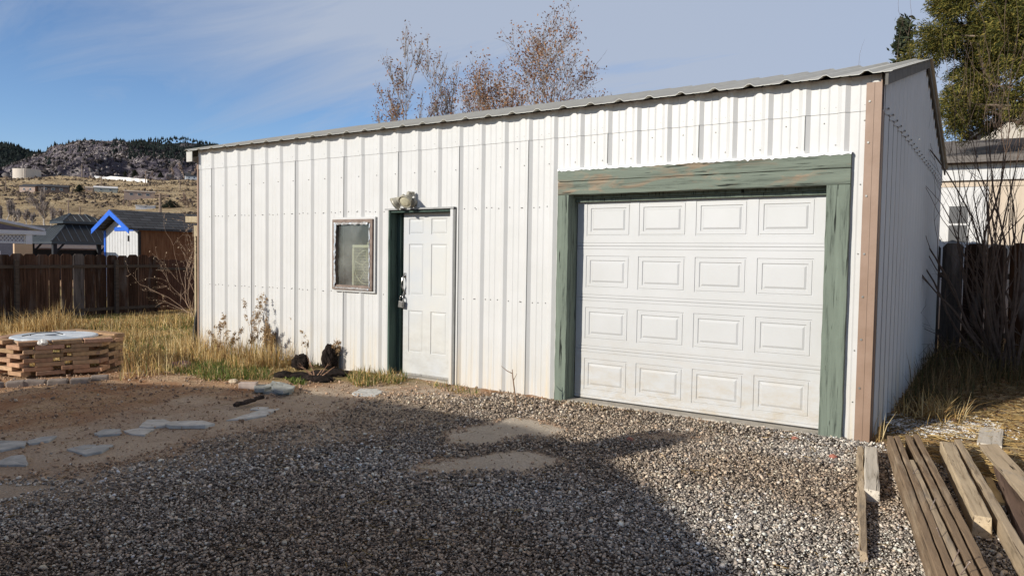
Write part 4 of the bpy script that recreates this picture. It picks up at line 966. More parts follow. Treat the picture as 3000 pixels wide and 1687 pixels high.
# concrete rubble block seen among the white stone
# ------------------------------------------------------------------ timbers on the right
c8 = lambda a, b_, z: onz(2400+a/2.698, 1150+b_/2.698, z)
W_grey = wood('grey_weathered_timber', (.43, .335, .225), (.11, .075, .045), axis=0, worn=(.40, .33, .25), wornamt=.6)
W_dark = wood('dark_brown_timber', (.25, .175, .11), (.05, .032, .02), axis=0, worn=(.42, .315, .21), wornamt=.52, bmp=.008)
W_tan = wood('tan_timber', (.52, .41, .27), (.20, .135, .08), axis=0, bmp=.008)
W_pale = wood('pale_sun_bleached_timber', (.58, .52, .43), (.32, .27, .20), axis=0)
W_red = wood('dark_plank', (.15, .10, .075), (.05, .032, .022), axis=0)
W_yel = wood('yellow_fresh_board', (.62, .47, .24), (.42, .30, .14), axis=0, crack=False)
def beam(name, a, b_, w, h, mat, label, zc=None, roll=0.0, seed=0, taper=1.0, cat='timber', group='loose timbers beside the shed', jit=.004, side=0.0, pitch_up=(0, 0), end=0):
    """a = far end, b_ = near end of the beam's middle line on the ground; real section w x h"""
    a = np.array(a, float); b_ = np.array(b_, float); L = float(np.hypot(*(b_-a)[:2])); n = max(6, int(L/.14)); g = np.random.default_rng(seed)
    mb = MB(); ch = min(w, h)*.09; V = []
    prof = [(-w/2+ch, -h/2), (w/2-ch, -h/2), (w/2, -h/2+ch), (w/2, h/2-ch), (w/2-ch, h/2), (-w/2+ch, h/2), (-w/2, h/2-ch), (-w/2, -h/2+ch)]
    K = 8; bow = g.normal(0, .002)
    for i in range(n+1):
        t = i/n; s_ = 1+(taper-1)*t
        for (p, q) in prof: V.append((L*t+(g.normal()*.004 if 0 < i < n else g.normal()*.003), p*s_+g.normal()*jit*.5+bow*math.sin(t*math.pi), q*(1+(taper-1)*t*.5)+g.normal()*jit*.5))
    f = [(i*K+j, i*K+(j+1) % K, (i+1)*K+(j+1) % K, (i+1)*K+j) for i in range(n) for j in range(K)]+[tuple(range(K))[::-1], tuple(n*K+j for j in range(K))]
    mb.add(V, f); o = mb.build(name, mat)
    za = float(yard_z(*a[:2]))+h/2+.006+pitch_up[0]; zb = float(yard_z(*b_[:2]))+h/2+.006+pitch_up[1]
    X = Vector((b_[0]-a[0], b_[1]-a[1], zb-za)).normalized(); Y = Vector((0, 0, 1)).cross(X).normalized(); Z = X.cross(Y)
    Mx = Matrix((X, Y, Z)).transposed().to_4x4() @ Matrix.Rotation(roll, 4, 'X'); o.matrix_world = Matrix.Translation((a[0], a[1], za)) @ Mx
    tag(o, label, cat, group); return o
def ext(a, b_, k): a = np.array(a, float); b_ = np.array(b_, float); return b_+(b_-a)*k
beam('timber', (1.425, -.47), (1.765, -2.68), .040, .06, W_grey, 'thin rough grey post lying at the left end of the timbers', seed=1, jit=.010)
beam('timber', (1.51, -.53), (1.665, -1.66), .088, .08, W_pale, 'short sun bleached block of timber beside the thin rough post', seed=2, jit=.004)
bb = [((1.612, -.32), (2.115, -3.0), .0385, .14, 'left edge plank of the dark bundle of planks on edge'), ((1.655, -.28), (2.156, -2.98), .0365, .138, 'second plank from the left in the dark bundle, nailed along its edge'),
      ((1.815, -.98), (2.196, -2.95), .035, .135, 'shorter middle plank of the dark bundle starting below the gap'), ((1.722, -.20), (2.238, -2.92), .036, .139, 'plank right of the gap in the dark bundle'), ((1.768, -.10), (2.285, -2.89), .040, .136, 'splintered right edge plank of the dark bundle')]
for i, (a, b_, w, h, l) in enumerate(bb):
    beam('plank', a, ext(a, b_, .22), w, h, [W_dark, W_dark, W_grey, W_dark, W_dark][i], l, seed=10+i, group='planks of the dark bundle', jit=.0025)
beam('timber', (1.985, -.17), (2.245, -1.95), .092, .12, W_tan, 'thick tan timber with a cut end right of the dark bundle', seed=20)
beam('timber', (2.045, .0), (2.60, -3.6), .046, .115, W_grey, 'long narrow timber running along the thick tan one', seed=21)
beam('board', (2.25, -.62), (2.335, -1.25), .045, .018, W_yel, 'short yellow board lying flat behind the long narrow timber', seed=22)
beam('plank', (2.355, -.42), (2.52, -2.5), .14, .075, W_red, 'wide dark brown plank at the right edge of the photo', seed=23)
beam('board', (2.25, -.18), (2.62, -2.1), .115, .035, W_grey, 'grey board lying across the wide dark plank', seed=24, pitch_up=(.11, .10), roll=.12)
beam('board', (2.40, -.75), (2.62, -2.2), .075, .045, W_red, 'dark brown board under the grey one', seed=26, pitch_up=(.045, .078))
beam('board', (2.26, .95), (2.25, .35), .17, .028, W_pale, 'short pale board scrap lying on the straw behind the timbers', seed=25)
# bent nails in the bundle
m_nail = simple('rusty_nail', (.30, .25, .22), (.18, .12, .09), 50, .5, metal=.5)
for i, (a, b_) in enumerate([(880, 920), (1045, 1370), (1120, 1430), (740, 640), (955, 1135)]):
    p = c8(a, b_, .145); mb = MB(); d = [V3(.02, .01, .06), V3(.025, .02, .07), V3(.03, .01, .055), V3(.02, .02, .03), V3(-.015, .01, .035)][i]
    mb.tube([p-V3(0, 0, .02), p, p+d], .0026, 6); mb.tube([p+d, p+d*1.06], .006, 6)
    tag(mb.build('nail', m_nail), ['long pale nail standing out of the middle of the dark bundle', 'nail near the bottom of the photo in the second plank', 'nail standing lowest in the dark bundle', 'small bent nail high up in the dark bundle', 'small rusty nail halfway down the dark bundle'][i], 'nail', 'nails in the dark bundle')
# ------------------------------------------------------------------ brick pit
m_pav = attrmat('tan_paver', .92, .15, 22, .30, bmp=.006)
A = onz(63.7, 1113.7, -.03)[:2]; B = onz(300, 1101, -.03)[:2]
side = float(np.linalg.norm(B-A)); dv = (B-A)/side; a_ = R(9); dv = np.array([dv[0]*math.cos(a_)-dv[1]*math.sin(a_), dv[0]*math.sin(a_)+dv[1]*math.cos(a_)]); nin = V3(-dv[1], dv[0])
if np.dot(nin, (A-CP[:2])) < 0: nin = -nin
NS = 6; SD = [side, side*.80]*3; hexp = [A.copy()]; dcur = dv.copy(); sgn = np.sign(dv[0]*nin[1]-dv[1]*nin[0])
for k in range(NS-1):
    hexp.append(hexp[-1]+dcur*SD[k]); a_ = sgn*2*math.pi/NS; dcur = np.array([dcur[0]*math.cos(a_)-dcur[1]*math.sin(a_), dcur[0]*math.sin(a_)+dcur[1]*math.cos(a_)])
hexp = np.array(hexp); ctr = hexp.mean(0); pz0 = float(yard_z(*ctr))
CNAME = ['lowest', 'second lowest', 'third lowest', 'fourth lowest', 'fourth highest', 'third highest', 'second highest', 'topmost']
g = np.random.default_rng(77); NC = 8; PH = .0505
WH = ['near', 'right hand', 'back right', 'back', 'back left', 'sunlit left']
for cidx in range(NC):
    for f_ in range(NS):
        a, b_ = hexp[f_], hexp[(f_+1) % NS]; sd = float(np.linalg.norm(b_-a)); d = (b_-a)/sd; n_ = np.array([-d[1], d[0]])
        if np.dot(n_, ctr-a) < 0: n_ = -n_
        L = side*.36; gap = side*.10
        if sd > side*.9: starts = [side*.015, side*.015+L+gap] if cidx % 2 else [side*.165, side*.165+L+gap]
        else: starts = [side*.22] if cidx % 2 else [-side*.02, side*.48]
        if cidx == NC-1: starts = [-.02, L+.02, 2*L+.05] if sd > side*.9 else [.03]
        if len(starts) == 2 and sd < side*.9: L = side*.30
        for q, s0 in enumerate(starts):
            s0 = s0+g.normal(0, .008); mid = a+d*(s0+L/2)+n_*(.055+g.normal(0, .008)); z = pz0+.045+PH*(cidx+.5)
            mb = MB(); M = Matrix.Translation((mid[0], mid[1], z)) @ Matrix.Rotation(math.atan2(d[1], d[0])+g.normal(0, .02), 4, 'Z') @ Matrix.Rotation(g.normal(0, .006), 4, 'Y')
            c = np.array((.50, .32, .195))*g.uniform(.72, 1.15)*np.array([1, g.uniform(.92, 1.06), g.uniform(.88, 1.08)])
            mb.tbox(M, L*(1.04 if cidx == NC-1 else 1), .115 if cidx < NC-1 else .15, PH-.003, 0, c)
            o = mb.build('paver', m_pav, loc=(mid[0], mid[1], z), bevel=.005)
            tag(o, 'tan paver in the %s course on the %s side of the round pit' % (CNAME[cidx], WH[f_]), 'paver', 'tan pavers stacked in the pit ring')
mb = MB(); mb.lathe([(side*.80, -.06), (side*.80, .04), (side*.6, .05)], Matrix.Translation((ctr[0], ctr[1], pz0)), 6)
top = pz0+.045+PH*NC; print('pit', hexp.round(2).tolist(), side)
lid = MB(); g2 = np.random.default_rng(2); lr = .47
ann = np.linspace(0, 2*math.pi, 49)[:-1]; lc = ctr+np.array([.06, -.06])
Vv = []; 
for r_, z in ((.11, -.022), (.11, .0), (lr-.02, .0), (lr, -.008), (lr, -.024), (.11, -.024)):
    Vv += [(lc[0]+r_*math.cos(t), lc[1]+r_*math.sin(t), top+.012+z) for t in ann]
K = 48; lid.add(Vv, [(i*K+j, i*K+(j+1) % K, (i+1)*K+(j+1) % K, (i+1)*K+j) for i in range(5) for j in range(K)])
lid_o = lid.build('round_lid', simple('bluish_white_lid', (.42, .48, .54), (.66, .70, .73), 5, .55, .3, contrast=(.38, .55), bmp=.003, bscale=30)); tag(lid_o, 'round bluish white lid with a hole lying on the paver pit', 'lid')
rg_ = MB(); rg_.lathe([(lr-.03, -.055), (lr+.01, -.055), (lr+.01, -.026), (lr-.03, -.026)], Matrix.Translation((lc[0], lc[1], top+.012)), 48); r2 = rg_.build('rim', simple('tan_rim', (.50, .38, .27), (.42, .31, .21), 12)); r2.parent = lid_o
wr = MB(); p = V3(lc[0]-.10, lc[1]-.12, top+.014); wr.tube([p+V3(-.02, -.2, .0), p+V3(.03, -.05, .03), p+V3(.1, .12, .035), p+V3(.14, .2, .0)], .006, 6); wr.tube([p+V3(.0, -.11, .02), p+V3(.0, -.11, .0)], .006, 6)
o = wr.build('lid_handle', simple('black_iron_rod', (.03, .03, .03), (.05, .05, .05))); o.parent = lid_o
pr_ = onz(800/6.44, 960+285/6.44, top+.03); lump('crumpled_plastic', (pr_[0], pr_[1], top+.035), (.055, .045, .035), 'whitish crumpled lump on the near rim of the paver pit', 'plastic', simple('clear_plastic', (.62, .60, .56), (.75, .73, .70), 30, .3), 5, .3, 3)
m_kerb = simple('grey_kerb_block', (.20, .165, .14), (.30, .25, .215), 18, .92, bmp=.006)
kx = [(-60, 100), (100, 480), (440, 870), (880, 1290), (1310, 1710), (1700, 2060)]
kl = ['grey kerb block cut off by the left edge of the photo', 'grey kerb block with a slanting end, second from the left', 'grey kerb block standing a little proud of its neighbours', 'cracked grey kerb block with straw on it', 'rounded grey kerb block under the near face of the pit', 'grey kerb block half hidden by straw at the right of the pit']
for i, (x0, x1) in enumerate(kx):
    yb = [1150, 1140, 1120, 1105, 1085, 1030][i]
    p0 = onz(x0/6.44, 960+yb/6.44, -.02); p1 = onz((x1-14)/6.44, 960+(yb-18)/6.44, -.02); d = (p1-p0)[:2]; L = float(np.linalg.norm(d)); d /= L; nn_ = np.array([-d[1], d[0]])
    if np.dot(nn_, p0[:2]-CP[:2]) < 0: nn_ = -nn_
    mid = p0[:2]+d*L/2+nn_*.06
    mb = MB(); mb.tbox(Matrix.Translation((mid[0], mid[1], pz0+.025)) @ Matrix.Rotation(math.atan2(d[1], d[0]), 4, 'Z') @ Matrix.Rotation(g.normal(0, .03), 4, 'Y'), L, .13, .115)
    o = mb.build('kerb_block', m_kerb, loc=(mid[0], mid[1], pz0), bevel=.016); tag(o, kl[i], 'kerb block', 'kerb blocks at the foot of the pit')

# ------------------------------------------------------------------ plants with countable stems
RMIN = [.0014]
def grow(g, p, d, L, r, lev, out, tips, nseg=7, wig=.16, up=.12, split=(2, 4), spread=.55, lratio=.66, rratio=.55, start=.3):
    pts = [np.array(p, float)]; rad = [r]; d = np.array(d, float)/np.linalg.norm(d); kids = []
    for i in range(nseg):
        d = d+g.normal(0, wig, 3)*.5+np.array([0, 0, up*.3]); d /= np.linalg.norm(d)
        pts.append(pts[-1]+d*L/nseg); t = (i+1)/nseg; rad.append(r*(1-t*.72)); 
        if t >= start and lev > 0 and i < nseg:
            kids.append((pts[-1].copy(), d.copy(), t))
    out.append((np.array(pts), np.array(rad), lev))
    if lev == 0: tips.append((pts[-1], d)); tips.append((pts[len(pts)//2], d)); return
    n = g.integers(split[0], split[1]+1)
    for k in range(n):
        q, dd, t = kids[int(g.integers(0, len(kids)))] if k > 0 else kids[-1]
        ax = g.normal(size=3); ax -= dd*np.dot(ax, dd); ax /= np.linalg.norm(ax)
        s_ = spread*g.uniform(.55, 1.3) if k > 0 else spread*.35
        nd = dd*math.cos(s_)+ax*math.sin(s_)
        grow(g, q, nd, L*lratio*g.uniform(.75, 1.2), max(r*(1-t*.6)*rratio*g.uniform(.8, 1.2), RMIN[0]), lev-1, out, tips, max(4, nseg-1), wig, up, split, spread, lratio, rratio, start)
def wood_mesh(out, sides=(4, 5, 6, 7)):
    mb = MB()
    for pts, rad, lev in out: mb.tube(pts, rad, sides[min(lev, 3)], cap=False)
    return mb
def cards(g, c, n_per, spread, size, cols, droop=None, el=1.6):
    n = len(c)*n_per; P = np.repeat(np.asarray(c), n_per, 0)+g.normal(0, spread, (n, 3)); s_ = g.uniform(size[0], size[1], n)
    a = g.normal(size=(n, 3)); 
    if droop is not None: a = a*.6+np.array(droop)
    a /= np.linalg.norm(a, axis=1)[:, None]; b_ = np.cross(a, g.normal(size=(n, 3))); b_ /= np.linalg.norm(b_, axis=1)[:, None]
    a = a*s_[:, None]*el*.5; b_ = b_*s_[:, None]*.5
    V = np.stack([P-a, P+b_*.8-a*.1, P+a, P-b_*.8-a*.1], 1).reshape(-1, 3); F = (np.arange(n)*4)[:, None]+np.array([0, 1, 2, 3])
    C = cols[g.integers(0, len(cols), n)]*g.uniform(.7, 1.25, (n, 1)); return V, F, np.repeat(C, 4, 0)
m_leaf = attrmat('leaf', .7, .2, 5, .2, trans=.3)
m_bark = simple('grey_bark', (.17, .135, .11), (.28, .235, .195), 12, .9)
m_bark2 = simple('dark_twig_bark', (.075, .05, .038), (.13, .09, .065), 20, .85)
m_pale = simple('pale_bark', (.46, .40, .345), (.58, .52, .46), 10, .9)
m_weed = simple('dry_weed_stem', (.36, .235, .11), (.48, .33, .17), 30, .9)
# tall dry weeds by the wall
def weed(px_, py_, tops, seed, label, leaf=True, zb=0.0, r=.0045, mat=m_weed, spread=.45, lev=2, dens=.012):
    b0 = onz(560+px_/4.83, 860+py_/4.83, zb); g = np.random.default_rng(seed); t = thing('dry_weed', label, 'weed', b0, 'dry weeds along the shed wall'); out = []; tips = []
    D = float((b0-CP) @ _fw)
    for (tx, ty) in tops:
        tip = at(560+tx/4.83, 860+ty/4.83, D+g.normal(0, .08)); v = tip-b0; L = float(np.linalg.norm(v))
        o2 = []; grow(g, b0+g.normal(0, .02, 3)*[1, 1, 0], v, L, r, lev, o2, tips, 8, .10, .02, (5, 8), spread, .22, .5, .3); out += o2
    part(wood_mesh(out, (3, 4, 5, 5)), 'stems', mat, t)
    if leaf:
        V, F, C = cards(g, [q[0] for q in tips], 3, dens, (.008, .022), np.array([(.42, .27, .13), (.30, .19, .10), (.5, .36, .2)]))
        o = bulk('seed_sprays', V, F, m_leaf, C); o.parent = t; o.matrix_parent_inverse = Matrix.Translation(-Vector(t.location))
weed(900, 930, [(905, 200), (880, 470), (820, 260)], 1, 'tall dry weed with a brown seed head at its tip, leftmost of the wall weeds')
weed(1225, 950, [(975, 290), (1080, 580), (1110, 650)], 2, 'dry weed bent to the left across its neighbours against the white wall', spread=.35)
weed(1010, 945, [(990, 430), (1020, 480), (960, 600)], 3, 'straw coloured weed between the tall one and the bent one', spread=.3)
weed(1130, 950, [(1110, 580), (1150, 620), (1200, 720)], 4, 'short bushy dry weed right of the bent one', spread=.4)
weed(1545, 950, [(1540, 400), (1520, 480), (1440, 560), (1580, 420)], 5, 'dry weed with sparse round seeds behind the lower stump', spread=.6)
weed(1640, 990, [(1620, 430), (1740, 400), (1660, 520)], 6, 'dry weed with a wide airy top between the two stumps', spread=.7)
weed(1790, 1215, [(1570, 1010), (1610, 1030), (1700, 990), (1750, 920), (1950, 1010), (2010, 1040), (1880, 1080)], 7, 'spray of bare reddish stems in front of the black stumps', leaf=False, r=.009, mat=simple('reddish_stem', (.36, .20, .125), (.46, .29, .19), 30), lev=1, spread=.4)
weed(2140, 1060, [(2060, 800), (2200, 700), (2240, 820), (2160, 760)], 8, 'faint wispy dry weed against the wall under the window', spread=.8, r=.003)
weed(480, 960, [(380, 540), (480, 440), (600, 560), (300, 600), (560, 640)], 9, 'thin grassy weed rising from the golden grass at the shed corner', spread=.5, r=.003)
def shrub(name, label, base, tops, seed, r0, mat, lev=2, cat='shrub', spread=.45, lr_=.5, sag=0.0, leaf=None, wig=.14, split=(3, 5)):
    g = np.random.default_rng(seed); t = thing(name, label, cat, base); out = []; tips = []
    for tip in tops:
        v = np.array(tip)-np.array(base); L = float(np.linalg.norm(v)); v0 = v*np.array([1+sag*6, 1+sag*6, 1-sag*4])
        grow(g, np.array(base)+g.normal(0, .06, 3)*[1, 1, 0], v0, L, r0*g.uniform(.6, 1.1), lev, out, tips, 9, wig, .05+sag*8, split, spread, lr_, .5, .25)
    part(wood_mesh(out, (3, 4, 5, 6)), 'branches', mat, t)
    if leaf:
        V, F, C = cards(g, [q[0] for q in tips], leaf[0], .02, leaf[1], np.array(leaf[2])); o = bulk('leaves', V, F, m_leaf, C); o.parent = t; o.matrix_parent_inverse = Matrix.Translation(-Vector(t.location))
    return t
RMIN[0] = .0027
sb = np.array([2.30, 4.75, .1]); D0 = float((sb-CP) @ _fw); g = np.random.default_rng(9)
sp_ = lambda L, j=.5: [at(a*KD, b_*KD, D0+g.normal(0, j)) for a, b_ in L]
shrub('bare_shrub', 'big bare twiggy shrub growing between the shed end wall and the right fence', sb,
      sp_([(2425, 330), (2450, 345), (2475, 340), (2400, 400), (2330, 380), (2300, 420), (2560, 370), (2540, 420), (2576, 480), (2500, 480), (2310, 520), (2295, 600), (2290, 700), (2350, 640), (2440, 560), (2480, 640), (2560, 600), (2600, 560), (2420, 700), (2520, 720), (2360, 460), (2400, 520), (2500, 400), (2576, 420), (2390, 600), (2540, 520), (2340, 560), (2600, 460)]), 91, .024, m_bark2, 2, spread=.5, sag=.05, wig=.24, split=(2, 4))
shrub('bare_shrub', 'low tangle of bare twigs at the foot of the right fence', np.array([2.75, 5.6, .12]), sp_([(2300, 790), (2320, 850), (2280, 860), (2420, 780), (2500, 800), (2560, 760), (2600, 820), (2380, 740), (2460, 860), (2540, 880)], .3), 92, .011, m_bark2, 2, spread=.7, wig=.24, split=(4, 6))
RMIN[0] = .0028
fb = onz(570, 930, -.2); Df = float((fb-CP) @ _fw)
shrub('bare_shrub', 'bare shrub with curling twigs beside the end of the left fence', fb, [at(a/3.623, 560+b_/3.623, Df+q) for a, b_, q in [(1810, 480, 0), (1960, 400, .3), (2000, 380, -.2), (1740, 640, .2), (1900, 560, -.3), (1780, 880, 0), (1830, 1000, .3), (1960, 720, -.3), (2040, 1060, .2), (1900, 1180, -.2), (2050, 800, 0), (1730, 900, .3), (1800, 1120, 0)]], 93, .012, simple('tan_twig', (.36, .24, .16), (.46, .33, .23), 20), 2, spread=.75, wig=.3, split=(3, 5), leaf=(1, (.02, .04), [(.5, .38, .25), (.4, .3, .2)]))
lx = np.array([-17.9, 4.2, -.25])
# ------------------------------------------------------------------ fences
def fence_boards(mb, p0, d, n, w, h, z0, g, nrm, dog=.05, gap=.008, lean=.006, th=.02, big=(), dk=1.0):
    p = np.array(p0, float)
    for i in range(n):
        hh = h+g.normal(0, .008); dz = g.normal(0, .008); tl = g.normal(0, lean); gp_ = gap+abs(g.normal(0, gap*.7))+(big.get(i, 0) if big else 0)
        a = p; b_ = p+d*(w-gp_); zb = z0(a[0], a[1])+dz
        P = [(a, zb), (b_, zb), (b_, zb+hh-dog), (b_-d*dog*.9, zb+hh), (a+d*dog*.9, zb+hh), (a, zb+hh-dog)]
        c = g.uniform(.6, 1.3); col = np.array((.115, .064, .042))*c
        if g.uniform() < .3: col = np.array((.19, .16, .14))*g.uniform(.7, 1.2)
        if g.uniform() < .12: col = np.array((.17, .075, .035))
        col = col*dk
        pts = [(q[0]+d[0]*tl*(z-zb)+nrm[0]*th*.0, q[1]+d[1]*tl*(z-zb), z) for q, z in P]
        mb.prism(pts, (nrm[0]*th, nrm[1]*th, 0), 0, col)
        p = p+d*w
    return p
m, nt, b = nmat('weathered_fence_wood'); a_ = nt.nodes.new('ShaderNodeAttribute'); a_.attribute_name = 'col'
v = coords(nt, 'pos', (16, 16, .9)); n1 = noise(nt, v, 1.2, 8, .7, .5); rp = ramp(nt, [(.3, (.30, .27, .25)), (.5, (.95, .95, .95)), (.72, (1.9, 1.85, 1.8))]); nt.links.new(n1.outputs['Fac'], rp.inputs['Fac'])
out = mixc(nt, 1.0, a_.outputs['Color'], rp.outputs[0], 'MULTIPLY'); n3 = noise(nt, coords(nt, 'pos', (3, 3, .5)), 1.4, 5); r3 = ramp(nt, [(.50, (0, 0, 0)), (.72, (1, 1, 1))]); nt.links.new(n3.outputs['Fac'], r3.inputs['Fac'])
mf = mixc(nt, r3.outputs[0], out, (.19, .16, .14)); nt.links.new(mf, b.inputs['Base Color']); b.inputs['Roughness'].default_value = .95; b.inputs['Specular IOR Level'].default_value = .1; bump(nt, b, n1.outputs['Fac'], .006, .7)
m_fence = m
m_rail = simple('dark_rail_wood', (.075, .055, .04), (.13, .10, .075), 6, .95, kind='pos', stretch=(1, 1, 8))
FX = -17.55
zfl = lambda x, y: float(yard_z(x, y))-.02
fl_ = thing('wooden_fence', 'dark weathered dog eared wooden fence at the far side of the left lawn', 'fence', (FX, 2, -.25)); g = np.random.default_rng(15)
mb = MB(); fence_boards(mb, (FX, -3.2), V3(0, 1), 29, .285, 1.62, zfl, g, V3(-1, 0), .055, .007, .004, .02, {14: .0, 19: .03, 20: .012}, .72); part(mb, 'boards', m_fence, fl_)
for z0_, z1_ in ((1.27, 1.35), (.14, .22)):
    mb = MB(); mb.prism([(FX+.002, -3.2, -.27+z0_), (FX+.042, -3.2, -.27+z0_), (FX+.042, -3.2, -.27+z1_), (FX+.002, -3.2, -.27+z1_)], (0, 8.3, .01)); part(mb, 'rail', m_rail, fl_)
for y in (-1.0, 1.4, 3.8):
    mb = MB(); mb.box(FX+.044, FX+.13, y, y+.085, -.3, 1.22); o = part(mb, 'post', m_rail, fl_)
f2 = thing('wooden_fence', 'reddish brown plank fence behind the bare shrub at the left of the shed', 'fence', (FX-.6, 6.5, -.3)); mb = MB()
fence_boards(mb, (FX-.45, 5.1), V3(.35, .937), 16, .24, 1.52, lambda x, y: -.30, np.random.default_rng(16), V3(-1, 0), .01, .004); part(mb, 'boards', simple('red_brown_boards', (.085, .038, .024), (.14, .07, .045), 5, .95, stretch=(6, 6, 1)), f2)
mb = MB(); mb.prism([(FX-.42, 5.1, .93), (FX-.38, 5.1, .93), (FX-.38, 5.1, 1.0), (FX-.42, 5.1, 1.0)], (1.3, 3.6, 0)); part(mb, 'rail', m_rail, f2)
# right fence, behind the shed, in its shadow
fr_ = thing('wooden_fence', 'dog eared wooden fence in shadow behind the shed at the right', 'fence', (4, 6.75, .1)); g = np.random.default_rng(17); mb = MB()
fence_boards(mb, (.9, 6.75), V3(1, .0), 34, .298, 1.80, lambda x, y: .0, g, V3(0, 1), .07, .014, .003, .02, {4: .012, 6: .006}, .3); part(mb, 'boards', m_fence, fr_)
for z0_ in (.35, 1.25):
    mb = MB(); mb.box(.9, 11.0, 6.772, 6.81, z0_, z0_+.085); part(mb, 'rail', m_rail, fr_)
# gate post with a cap beam and planks beside the shed's left end
gf_ = onz(2080/3.623, 560+1345/3.623, -.16); Dg = float((gf_-CP) @ _fw)
gt = thing('gate_post', 'yellowish gate post with a cap beam beyond the left end of the shed', 'gate', gf_); mb = MB()
m_yel = simple('yellow_weathered_wood', (.46, .37, .235), (.58, .48, .32), 5, .9, stretch=(5, 5, 1)); m_olv = simple('olive_stained_board', (.165, .14, .055), (.25, .21, .10), 4, .9, stretch=(8, 8, 1))
w1 = _r*.13; zt = at(2060/3.623, 560+365/3.623, Dg)[2]
def post(x0, x1, z0, z1, back, dep, mat, name):
    mb = MB(); f = V3(-math.sin(YAW), math.cos(YAW), 0); p = at(x0/3.623, 700, Dg); q = at(x1/3.623, 700, Dg); p = p+f*back; q = q+f*back
    mb.prism([(p[0], p[1], z0), (q[0], q[1], z0), (q[0], q[1], z1), (p[0], p[1], z1)], f*dep); part(mb, name, mat, gt)
zz_ = lambda yy: at(2060/3.623, 560+yy/3.623, Dg)[2]
post(2062, 2080, -.2, zz_(480), 0, .09, m_yel, 'post'); post(2058, 2125, zz_(480), zz_(365), 0, .09, m_yel, 'head_board'); post(2080, 2100, -.2, zz_(482), .02, .05, m_olv, 'plank'); post(2101, 2140, -.2, zz_(482), .03, .05, m_olv, 'plank')
post(1978, 2200, zz_(335), zz_(270), -.05, .3, m_yel, 'cap_beam')
# ------------------------------------------------------------------ neighbours on the left
def oriented(name, mats, root, mb, **k): return part(mb, name, mats, root, **k)
# shed with blue bargeboards: gable faces -Y, long side faces +X
D = 29.0; bx = at(1115/3.623, 560+420/3.623, D)[0]; by = at(1115/3.623, 560+420/3.623, D)[1]
x0 = bx; W_ = 2.35; x1 = x0+W_; y0 = by; y1 = by+4.6; zg = -.5
zE = at(1335/3.623, 560+420/3.623, D-.4)[2]; zR = at(1130/3.623, 560+222/3.623, D-.3)[2]; xc = (x0+x1)/2
bs = thing('garden_shed', 'small shed with bright blue bargeboards, white front and black shingle roof', 'shed', (xc, y0, zg))
m_ws = simple('white_siding', (.53, .53, .53), (.48, .48, .48), 4, .6); m_blue = simple('blue_paint', (.010, .10, .52), (.015, .13, .62), 5, .5, .4)
m_bws = simple('brown_stained_plywood', (.15, .065, .030), (.24, .12, .06), 2.2, .9, stretch=(5, 5, .8)); m_shin, nt, b = nmat('black_shingle')
v = coords(nt, 'pos', (1, 1, 1)); bt = nt.nodes.new('ShaderNodeTexBrick'); bt.inputs['Scale'].default_value = 1.0; bt.inputs['Color1'].default_value = (.055, .057, .062, 1); bt.inputs['Color2'].default_value = (.095, .098, .105, 1); bt.inputs['Mortar'].default_value = (.02, .02, .02, 1)
bt.inputs['Mortar Size'].default_value = .012; bt.inputs['Brick Width'].default_value = .45; bt.inputs['Row Height'].default_value = .105
mp = nt.nodes.new('ShaderNodeMapping'); mp.inputs['Rotation'].default_value = (0, R(90), R(90)); nt.links.new(v, mp.inputs[0]); nt.links.new(mp.outputs[0], bt.inputs['Vector']); nt.links.new(bt.outputs[0], b.inputs['Base Color']); b.inputs['Roughness'].default_value = .95
bump(nt, b, bt.outputs['Fac'], -.01, .8)
mb = MB(); mb.prism([(x0, y0, zg), (x1, y0, zg), (x1, y0, zE), (xc, y0, zR-.12), (x0, y0, zE)], (0, .06, 0)); part(mb, 'front_wall', m_ws, bs)
mb = MB()
for k in range(11): mb.box(x0+.12+k*.205, x0+.128+k*.205, y0-.006, y0-.001, zg, zE)
part(mb, 'siding_grooves', simple('grey_groove', (.30, .30, .30), (.25, .25, .25)), bs)
mb = MB(); mb.box(x1-.05, x1, y0+.06, y1, zg, zE); mb.box(x0, x0+.05, y0+.06, y1, zg, zE); mb.box(x0, x1, y1-.05, y1, zg, zE); part(mb, 'side_wall', m_bws, bs)
OV = .42; sl_ = (zR-zE)/(W_/2+.16)
def rp_(x, y, dz=0): return (x, y, zR-abs(x-xc)*sl_+dz)
mb = MB()
for s_ in (-1, 1):
    xe = xc+s_*(W_/2+.16); mb.prism([rp_(xc, y0-OV), rp_(xe, y0-OV), rp_(xe, y0-OV, .07), rp_(xc, y0-OV, .07)], (0, y1-y0+OV+.15, 0))
part(mb, 'roof', m_shin, bs)
for s_ in (-1, 1):
    xe = xc+s_*(W_/2+.18); mb = MB(); mb.prism([rp_(xc, y0-OV-.03, .05), rp_(xe, y0-OV-.03, .05), rp_(xe, y0-OV-.03, -.13), rp_(xc, y0-OV-.03, -.16)], (0, .028, 0)); part(mb, 'bargeboard', m_blue, bs)
mb = MB(); mb.box(x0-.03, x0+.07, y0-.03, y0-.002, zg, zE); part(mb, 'corner_board', m_blue, bs)
mb = MB(); mb.box(x0+.75, x1+.02, y0-.035, y0-.003, zE-.02, zE+.13); part(mb, 'beam', m_blue, bs)
mb = MB(); mb.box(x1-.62, x1-.58, y0-.05, y0-.003, zE-.42, zE-.2); part(mb, 'latch', simple('black_latch', (.03, .03, .03), (.05, .05, .05)), bs)
mb = MB(); mb.box(x1+.004, x1+.05, y0+.0, y0+.10, zg, zE-.05); part(mb, 'corner_post', m_dark, bs)
